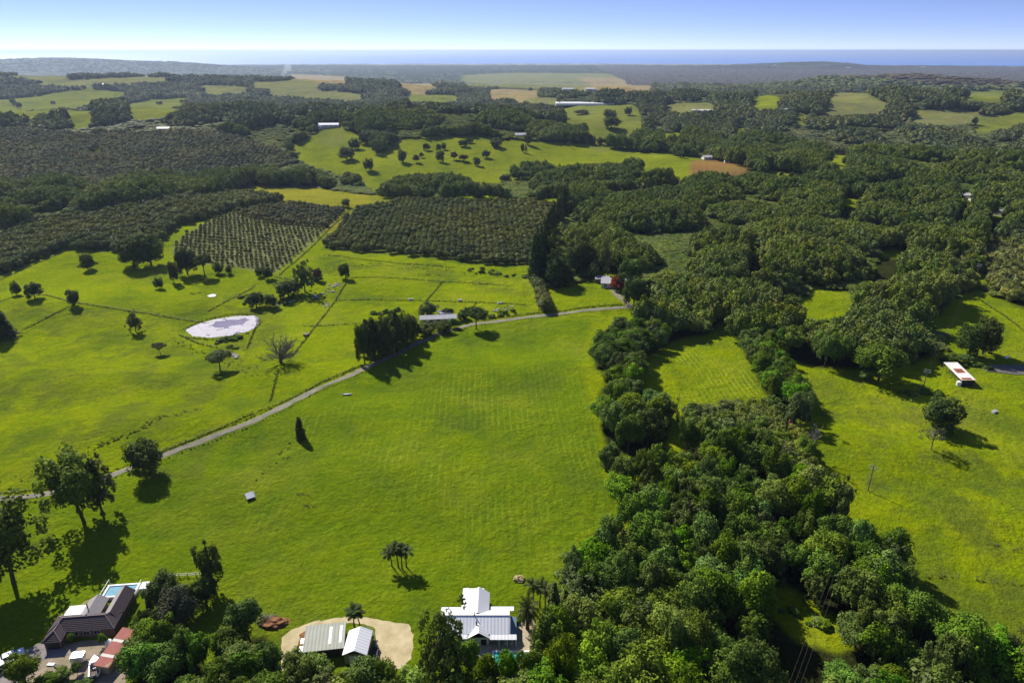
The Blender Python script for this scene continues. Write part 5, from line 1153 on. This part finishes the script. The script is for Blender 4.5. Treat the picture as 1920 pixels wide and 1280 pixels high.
def greenhouse():
    p = g3(1097, 198); e = tag(empty('greenhouse', p, math.radians(-2)), 'very long white sheeted greenhouse on the far green slope', 'greenhouse')
    for k in range(5):
        m = MB(); x0 = -62; x1 = 62; y0 = k * 8.0; v = []
        prof = [(0, 0), (0, 3), (1.5, 4.4), (4, 5), (6.5, 4.4), (7.9, 3), (7.9, 0)]
        for x in (x0, x1): v += [(x, y0 + a, z) for a, z in prof]
        m.v = v; m.f = [(i, i + 1, i + 8, i + 7) for i in range(6)] + [tuple(range(6, -1, -1)), tuple(range(7, 14))]; m.build('bay', M['plastic'], e)
greenhouse()
def barn():
    a, b = g3(1779, 690), g3(1813, 724); e = tag(empty('rusty_barn', ((a + b) / 2), math.atan2(b.y - a.y, b.x - a.x)), 'long low barn with white roof rusted red in the middle', 'barn')
    L = (b - a).length; zt = lambda y: 2.5 + .08 * (y + 2.5); L2 = L / 2
    def sh(x0, x1, mat, lab=None, y0=-2.6, y1=2.6, up=0.):
        o = MB().slab([(x0, y0, zt(y0) + up), (x1, y0, zt(y0) + up), (x1, y1, zt(y1) + up), (x0, y1, zt(y1) + up)], .07).build('roof_sheet', M[mat], e)
        if lab: o['label'] = lab
    sh(-L2, -L2 * .35, 'rusty_white'); sh(-L2 * .35 + .02, L2 * .25, 'rusty_white'); sh(L2 * .25 + .02, L2 * .72, 'white_roof'); sh(L2 * .72 + .02, L2, 'rusty_white'); sh(-L2 * .25, L2 * .22, 'rust', 'rust red roof sheets', -1.5, 1.6, .04); sh(L2 * .75, L2 * .95, 'rust', 'rust stained roof end', -2.0, 1.5, .04)
    for k in range(7):
        x = -L2 + .3 + k * (L - .6) / 6
        for y in (-2.3, 2.3): MB().box(x - .1, x + .1, y - .1, y + .1, -.6, zt(y) - .08).build('post', M['timber'], e)
    MB().box(-L2 + .2, L2 - .2, 2.2, 2.28, 0, 2.4).build('back_wall', M['shed_wall'], e); MB().box(L2 - .3, L2 - .2, -2.2, 2.2, 0, 2.3).build('end_wall', M['dark'], e)
    t = tag(empty('water_tank', g3(1797, 722)), 'small pale round tank at the near side of the rusty barn', 'tank'); MB().tube([(0, 0, -.3), (0, 0, 1.6), (0, 0, 1.9)], [.9, .9, .2], 14).build('tank', M['white'], t)
barn()

# ------------------------------------------------------------------ poles and wires
def power_pole(bx, by, ty, label, rz=.6, stay=True):
    p = g3(bx, by); h = height_for(p.x, p.y, p.z, ty); e = tag(empty('power_pole', p, rz), label, 'pole')
    MB().tube([(0, 0, -.5), (0, 0, h * .5), (0, 0, h)], [.17, .15, .11], 8).build('pole', M['timber'], e)
    for z in (h - .35, h - 1.3):
        c = MB().box(-1.2, 1.2, -.06, .06, z - .06, z + .06).build('crossarm', M['steel'], e)
        for x in (-1.05, -.35, .35, 1.05): MB().tube([(x, 0, z + .06), (x, 0, z + .26)], [.06, .05], 6).build('insulator', M['white'], c)
    return p, h, e
p1, h1, _ = power_pole(1627, 920, 872, 'timber power pole with crossarms in the right field beside the near wood', -.75)
p2, h2, _ = power_pole(1731, 726, 692, 'timber power pole in the right field left of the rusty barn', -.6)
p3, h3, _ = power_pole(1170, 573, 553, 'power pole on the grass before the valley house', .4); p4, h4, _ = power_pole(1826, 535, 495, 'power pole at the foot of the plantation lane on the right', -.3)
power_pole(1010, 588, 566, 'power pole beside the roadside hedge', .5)
p0 = Vector((43, 78, 0)); 
def pole_at(p, h, label, rz):
    e = tag(empty('power_pole', p, rz), label, 'pole'); MB().tube([(0, 0, -.5), (0, 0, h)], [.17, .11], 8).build('pole', M['timber'], e); MB().box(-1.2, 1.2, -.06, .06, h - .41, h - .29).build('crossarm', M['steel'], e)
def wires(a, ha, b, hb, label, az, sag=1.6, n=3):
    for k in range(n):
        o = (k - (n - 1) / 2) * .9; d = Vector((math.cos(az), math.sin(az), 0)) * o; A_ = a + Vector((0, 0, ha - .1)) + d; B_ = b + Vector((0, 0, hb - .1)) + d
        pts = [A_.lerp(B_, t) - Vector((0, 0, sag * 4 * t * (1 - t))) for t in np.linspace(0, 1, 17)]
        tag(MB().tube(pts, [.011] * 17, 4).build('power_line', M['timber']), label, 'wire', 'wires ' + label)
pole_at(p0, 12, 'timber power pole at the bottom edge in the near wood', -.75)
wires(p0, 12.4, p1, h1, 'thin power wires crossing the lower right wood', -.75, 1.0); wires(p1, h1, p2, h2, 'thin power wires over the right field between the two poles', -.7, 1.6, 2); wires(p2, h2, p4, h4, 'thin power wires from the right field to the plantation lane', -.6, 2.0, 2)

# ------------------------------------------------------------------ fences, rank grass, rocks, small things
FENCES = [('fence along the upper left paddock trees', [(-40, 575), (0, 566), (20, 559), (84, 553), (135, 567), (240, 583), (330, 597), (385, 606)]), ('fence climbing from the left edge to the round trees', [(45, 617), (90, 595), (130, 575)]), ('fence from the pond towards the farm lane', [(390, 584), (430, 562), (480, 536)]),
    ('fence at the foot of the young orchard', [(515, 519), (560, 527)]), ('fence up the side of the farm lane', [(525, 515), (590, 458), (655, 396)]), ('fence left below the pond', [(336, 628), (375, 645), (408, 652)]), ('fence down from the pond to the bare tree', [(484, 604), (472, 632), (462, 655)]),
    ('fence from the bare tree down to the road', [(522, 695), (514, 725), (505, 755)]), ('fence climbing past the rock heap to the round tree', [(548, 668), (585, 620), (628, 565), (650, 528)]), ('fence across the paddock above the farmhouse', [(632, 563), (700, 562), (800, 564), (900, 567), (985, 572)]),
    ('upper fence across the long green paddock', [(655, 521), (720, 520), (830, 528), (960, 536)]), ('short cross fence in the long green paddock', [(829, 529), (812, 550), (799, 564)]), ('cross fence near the hay pile', [(884, 580), (894, 566)]), ('faint fence left of the dark shelter trees', [(570, 612), (680, 606)]),
    ('fence along the upper side of the road at the left', [(0, 925), (80, 918)]), ('fence along the upper side of the road in the middle', [(300, 848), (420, 800), (520, 758), (600, 718), (680, 684)]), ('fence along the upper side of the road before the hedge', [(905, 600), (1000, 587), (1080, 578), (1165, 571)]),
    ('old fence line across the right field', [(1735, 1081), (1790, 1082), (1850, 1089), (1925, 1098)]), ('fence beside the lane in the far right paddock', [(1835, 560), (1880, 590), (1925, 625)]), ('fence under the left hillside orchard', [(0, 525), (60, 498), (125, 470)])]
tuf = []
def line_pts(L, step):
    d = np.r_[0, np.cumsum(np.hypot(*np.diff(L, axis=0).T))]; s = np.arange(0, d[-1], step); return np.stack([np.interp(s, d, L[:, 0]), np.interp(s, d, L[:, 1])], 1)
for lab, pts in FENCES:
    L = W(pts); Q = line_pts(L, 4.0); z = z_of(Q); c = Vector((Q[0, 0], Q[0, 1], z[0])); e = tag(empty('wire_fence', c), 'wire and timber post ' + lab, 'fence')
    m = MB(); w = MB()
    for (x, y), zz in zip(Q, z): m.tube([(x - c.x, y - c.y, zz - c.z - .3), (x - c.x, y - c.y, zz - c.z + 1.25)], [.09, .08], 5)
    for h in (.5, .85, 1.15): w.tube([(x - c.x, y - c.y, zz - c.z + h) for (x, y), zz in zip(Q, z)], [.012] * len(Q), 3)
    tag(m.build('posts', M['timber'], e), kind='stuff'); w.build('wire', M['dark'], e)
    if lab.startswith('old'): continue
    q = line_pts(L, .55); tuf.append(q + rng.normal(0, .22, q.shape))
for pts, wd, dn in [([(180, 838), (215, 825), (240, 818), (262, 806), (285, 790), (310, 781), (345, 774), (372, 768)], 1.6, 1.2), ([(170, 843), (195, 832), (222, 822)], 1.8, 2), ([(325, 636), (360, 655), (400, 668), (450, 690), (490, 690)], 2.5, .7), ([(615, 478), (680, 487), (740, 493), (800, 497), (860, 502)], 1.6, 1.6), ([(585, 520), (600, 505), (630, 500), (700, 497), (800, 505), (950, 520)], 3.5, .6),
    ([(450, 695), (500, 705), (540, 700)], 3, .5), ([(345, 632), (395, 637), (440, 634), (475, 622), (488, 604), (480, 590), (430, 589), (380, 601), (345, 617)], 1.0, 1.6), ([(600, 560), (640, 530)], 3, .8), ([(1690, 735), (1740, 730), (1770, 742)], 3, 1.2), ([(780, 515), (830, 516)], 2, 1), ([(560, 545), (540, 575), (510, 585)], 4, .6), ([(352, 552), (385, 547)], 2, 1.5),
    ([(690, 590), (720, 585), (745, 582)], 1.2, 1.5), ([(900, 585), (960, 578)], 3, .8), ([(1740, 1081), (1790, 1082)], .4, .5), ([(1830, 1087), (1925, 1098)], .5, .6), ([(50, 615), (130, 573)], 1.5, .5), ([(230, 583), (300, 592)], 2.5, .5), ([(0, 900), (60, 890), (130, 870), (175, 845)], 2.5, .25), ([(480, 900), (540, 840), (575, 800)], 1.2, .25), ([(1440, 1105), (1500, 1145), (1580, 1195)], 5, .5)]:
    L = W(pts); q = line_pts(L, .7 / dn); tuf.append(q + rng.normal(0, wd * .5, q.shape))
R_ = W(ROAD)
for off in (-2.6, 2.7):
    q = line_pts(R_, .8 if off > 0 else 1.4); t = np.gradient(q, axis=0); t /= np.linalg.norm(t, axis=1, keepdims=True) + 1e-9; q = q + np.stack([-t[:, 1], t[:, 0]], 1) * (off + rng.normal(0, .3, len(q)))[:, None]; tuf.append(q)
tuf2 = []
for pl in ROUGH:
    q = gridpts(pl, 2.2, .5); tuf2.append(q[(fbm(q[:, 0] / 14, q[:, 1] / 14, 3, 31) > .12)])
n1 = sum(map(len, tuf)); tuf = np.concatenate(tuf + tuf2); k = np.where(np.arange(len(tuf)) < n1, rng.uniform(.3, .75, len(tuf)), rng.uniform(.12, .36, len(tuf))); ok = ~inany(tuf, WOOD); tuf = tuf[ok]; k = k[ok]
scatter('rank_grass', 'tufts', np.c_[tuf, z_of(tuf) - .05], np.stack([k * 1.2, k * 1.2, k], 1), rng.uniform(0, 6.28, len(tuf)), 'rank dark grass along fences, road verges and gullies', 'grass', rng)
sh = []
for pts, n, wd in [([(1690, 738), (1770, 740)], 16, 3), ([(1765, 678), (1850, 690)], 20, 3), ([(560, 540), (600, 520)], 14, 5), ([(520, 575), (560, 560)], 8, 4), ([(880, 600), (960, 585)], 18, 4), ([(700, 590), (750, 582)], 12, 1), ([(410, 640), (455, 632)], 10, 3), ([(425, 650), (440, 655)], 6, 2), ([(1185, 870), (1255, 880)], 20, 5), ([(1440, 1120), (1560, 1190)], 7, 5), ([(1050, 505), (1180, 548)], 20, 3), ([(870, 505), (990, 520)], 22, 5), ([(1515, 610), (1560, 600)], 10, 4), ([(60, 1285), (170, 1285)], 16, 2), ([(250, 1180), (300, 1175)], 8, 2), ([(1140, 870), (1170, 900)], 8, 2), ([(455, 555), (470, 575)], 4, 3)]:
    L = W(pts); t = rng.uniform(0, 1, n)[:, None]; sh.append(L[0] + (L[-1] - L[0]) * t + rng.normal(0, wd * .5, (n, 2)))
sh = np.concatenate(sh); k = rng.uniform(.6, 1.5, len(sh)); scatter('undergrowth', 'shrubs', np.c_[sh, z_of(sh) - .05], np.stack([k * 1.1, k * 1.1, k * .9], 1), rng.uniform(0, 6.28, len(sh)), 'low scrubby undergrowth along banks and garden edges', 'scrub', rng)

def rock_mesh(s):
    bm = bmesh.new(); bmesh.ops.create_icosphere(bm, subdivisions=2, radius=.5); r = random.Random(s)
    for v in bm.verts: v.co *= 1 + r.uniform(-.22, .22); v.co.z *= .65
    me = bpy.data.meshes.new('rock'); bm.to_mesh(me); bm.free(); me.materials.append(M['rock']); return me
RM = [rock_mesh(i) for i in range(5)]
for pts, n, wd, where in [([(585, 562), (612, 548), (632, 530)], 34, 1.6, 'in the heap beside the broad dark tree'), ([(605, 577), (620, 566)], 9, 1.2, 'at the fence below the rock heap'), ([(525, 573), (560, 562)], 10, 1.5, 'left of the rock heap'), ([(925, 584), (955, 576)], 9, 1.5, 'on the bank above the road'), ([(488, 597), (484, 604)], 4, .6, 'at the right end of the pond'), ([(430, 664), (444, 670)], 12, 1.0, 'in the white heap below the pond')]:
    L = W(pts)
    for _ in range(n):
        t = random.random() * (len(L) - 1); i = min(int(t), len(L) - 2); q = L[i] + (L[i + 1] - L[i]) * (t - i) + rng.normal(0, wd, 2)
        o = link('rock', random.choice(RM), None, None, (q[0], q[1], float(H(*q)) + .1)); s_ = random.uniform(.6, 2.0); o.scale = (s_, s_, s_ * .9); o.rotation_euler = (0, 0, random.uniform(0, 6.3)); tag(o, 'pale grey rock ' + where, 'rock', 'rocks ' + where)
def rounded(name, mat, p, sx, sy, sz, label, cat, seed=1, amp=.12, rz=0.):
    bm = bmesh.new(); bmesh.ops.create_icosphere(bm, subdivisions=3, radius=1); r = random.Random(seed)
    for v in bm.verts: v.co *= 1 + r.uniform(-amp, amp); v.co.z = max(v.co.z, -.15)
    me = bpy.data.meshes.new(name); bm.to_mesh(me); bm.free(); o = link(name, me, M[mat], None, p); o.scale = (sx, sy, sz); o.rotation_euler[2] = rz; return tag(o, label, cat)
rounded('hay_pile', 'hay', g3(973, 1086), 1.5, 1.2, .9, 'small straw coloured pile on the lawn behind the palms', 'pile', 3, .2)
rounded('soil_heap', 'soil', g3(515, 1168), 3.2, 1.8, 1.1, 'reddish brown heap of soil and brush at the end of the driveway', 'heap', 4, .2)
m = MB(); r = random.Random(5); p = g3(500, 1163)
for q in range(160):
    a = r.uniform(0, 6.28); b = r.uniform(0, 2.6); s_ = Vector((math.cos(a) * b, math.sin(a) * b * .7, r.uniform(.1, 1.5 - b * .4))); d = Vector((r.gauss(0, 1), r.gauss(0, 1), r.gauss(0, .35))).normalized() * r.uniform(.6, 1.6); m.tube([s_, s_ + d], [.05, .02], 4)
tag(m.build('brush_pile', M['drywood'], None, p), 'tangled pile of cut branches on the soil heap', 'branches')
p = g3(574, 629); e = tag(empty('water_trough', p), 'dark round water trough on the grass right of the bare tree', 'trough'); MB().tube([(0, 0, -.2), (0, 0, .9)], [1.3, 1.3], 16).build('wall', M['dark'], e); MB().tube([(0, 0, .9), (0, 0, .96)], [1.36, 1.36], 16).build('rim', M['timber'], e)
p = g3(470, 934); e = tag(empty('pump_shelter', p, .6), 'small tilted iron shelter alone in the big lower field', 'shelter')
MB().slab([(-1.2, -.9, .7), (1.2, -.9, .7), (1.2, .9, 1.6), (-1.2, .9, 1.6)], .08).build('roof', M['white_roof'], e); MB().box(-1.0, 1.0, -.7, .6, -.2, .6).build('box', M['dark'], e); MB().tube([(.9, .7, -.2), (.9, .7, 2.6)], [.05, .04], 6).build('post', M['timber'], e)
for sx in (-1.1, 1.1): MB().box(sx - .05, sx + .05, .75, .85, -.2, 1.5).build('leg', M['timber'], e)
p = g3(648, 741); e = tag(empty('feed_trough', p, .2), 'pale bent feed trough lying in the big field below the road', 'trough'); MB().tube([(-1.5, .5, .9), (-.6, .2, .3), (.9, 0, .3), (2.2, -.1, .4)], [.12, .3, .4, .25], 8).build('trough', M['steel'], e); MB().box(-.4, 1.6, -.35, .35, -.1, .2).build('stand', M['dark'], e)
for k, (px, py) in enumerate([(770, 562), (862, 564), (937, 569), (597, 352), (1887, 671), (1864, 773)]):
    p = g3(px, py); e = tag(empty('cattle_trough', p, .1 * k), ['white trough at the paddock fence above the shelter trees', 'white trough at the paddock fence above the farm', 'white trough at the paddock fence right of the farm', 'pale object in the straw coloured paddock', 'white object lying in the far right paddock', 'white stone like block in the right field'][k], 'trough')
    MB().box(-1.1, 1.1, -.5, .5, -.2, .75).build('basin', M['white'], e); MB().box(-.95, .95, -.38, .38, .751, .76).build('water', M['pond'], e)
# timber fence above the round bush
a, b = g3(304, 1083), g3(384, 1079); e = tag(empty('timber_fence', a), 'short pale timber post and rail fence behind the round bush', 'fence'); d = b - a
for k in range(6): q = d * (k / 5); MB().box(q.x - .09, q.x + .09, q.y - .09, q.y + .09, -.2, 1.25).build('post', M['cream'], e)
for z in (.55, 1.05): MB().tube([(0, 0, z), (d.x, d.y, z)], [.06, .06], 4).build('rail', M['cream'], e)
# fallen branches and stumps in the big field
for k, (px, py) in enumerate([(568, 928), (582, 950), (538, 859), (1862, 1022), (1908, 1028)]):
    p = g3(px, py); m = MB(); r = random.Random(k + 40)
    for q in range(9): s_ = Vector((r.uniform(-1.6, 1.6), r.uniform(-.6, .6), .1)); m.tube([s_, s_ + Vector((r.uniform(-1, 1), r.uniform(-.5, .5), r.uniform(.1, .7)))], [.09, .03], 4)
    tag(m.build('fallen_branch', M['bark'], None, p), ['upper fallen branch in the lower left of the big field', 'lower fallen branch in the lower left of the big field', 'small dark stump below the narrow cypress', 'dark fallen branch in the right field', 'dark fallen branch at the right edge of the right field'][k], 'branch')

# ------------------------------------------------------------------ ponds
def pond(name, pts, level_px, seed=2, dz=.06):
    L = W(pts); z = float(H(*at1(*level_px))) + dz; r_ = np.random.default_rng(seed); out = []
    for i in range(len(L)):
        a, b = L[i], L[(i + 1) % len(L)]
        for t in range(4): out.append(a + (b - a) * t / 4 + r_.normal(0, .18, 2))
    me = bpy.data.meshes.new(name); me.from_pydata([(p[0], p[1], z) for p in out], [], [tuple(range(len(out)))]); me.update()
    if me.polygons[0].normal.z < 0: me.polygons[0].flip()
    tag(link(name, me, M['pond']), kind='structure'); return L, z
PL, pz = pond('pond', [(349, 619), (370, 608), (400, 600), (440, 593), (480, 592), (487, 600), (481, 612), (465, 621), (430, 629), (395, 633), (362, 630)], (420, 612))
q = gridpts(PL, .62, .35); op = W([(388, 611), (425, 600), (462, 595), (470, 600), (455, 610), (400, 617)])
dd = np.where(inside(q, op), 1, 0) * np.minimum(dist_line(q, np.r_[op, op[:1]]), 3); q = q[(dd + 1.6 * fbm(q[:, 0] / 3.5, q[:, 1] / 3.5, 3, 12) < .75) & (rng.uniform(size=len(q)) < .97)]
v = []; f = []
for x, y in q:
    a0 = random.random() * 6; s_ = random.uniform(.42, .72); n0 = len(v); v += [(x + s_ * math.cos(a0 + i * 1.0472), y + s_ * math.sin(a0 + i * 1.0472), pz + random.uniform(.012, .07)) for i in range(6)]; f.append(tuple(range(n0, n0 + 6)))
me = bpy.data.meshes.new('lily_mat'); me.from_pydata(v, [], f); me.update(); tag(link('floating_weed', me, simple('pale water weed', (.43, .40, .45), .7, .15, .3, col2=(.36, .34, .36))), 'pale floating weed covering the margins of the pond', 'weed', None, 'stuff')
sheet('mud_bank', [(1832, 686), (1870, 684), (1960, 683), (1960, 706), (1900, 702), (1850, 696)], simple('grey mud', (.13, .115, .10), .8, .35, .5, bump=.05), .12, .6, 12)
sheet('puddle', [(388, 555), (398, 552), (406, 553), (404, 557), (392, 558)], simple('glinting wet mud', (.55, .53, .52), .4, .3, 1), .35, .2, 13)

# ------------------------------------------------------------------ smoke and haze
def volume(name, col, dens, aniso=.3):
    m = bpy.data.materials.new(name); m.use_nodes = True; n = m.node_tree.nodes; l = m.node_tree.links; n.clear(); o = n.new('ShaderNodeOutputMaterial'); p = n.new('ShaderNodeVolumePrincipled')
    p.inputs['Color'].default_value = (*col, 1); p.inputs['Density'].default_value = dens; p.inputs['Anisotropy'].default_value = aniso; l.new(p.outputs[0], o.inputs['Volume']); return m
ms = volume('smoke', (.9, .92, 1.), .006); sp = g3(528, 148)
for k, (dx, dy, z, sx, sz) in enumerate([(0, 0, 25, 22, 30), (25, 10, 60, 34, 34), (60, 20, 95, 46, 40)]):
    pass
bm = bmesh.new()
for dx, z, s_ in ((0, 12, 12), (14, 32, 18), (34, 58, 24), (62, 86, 32)):
    bmesh.ops.create_icosphere(bm, subdivisions=3, radius=s_, matrix=Matrix.Translation((dx, 0, z)))
me = bpy.data.meshes.new('smoke'); bm.to_mesh(me); bm.free(); o = link('smoke', me, ms, None, sp); tag(o, 'thin white smoke plume rising from the coastal plain', 'smoke', None, 'stuff')
hz = MB().box(-152000, 152000, -14000, 161000, -112, 131).build('haze', volume('haze', (.60, .74, 1.), 4.5e-5, .4)); tag(hz, 'thin blue haze in the air', 'haze', None, 'stuff')
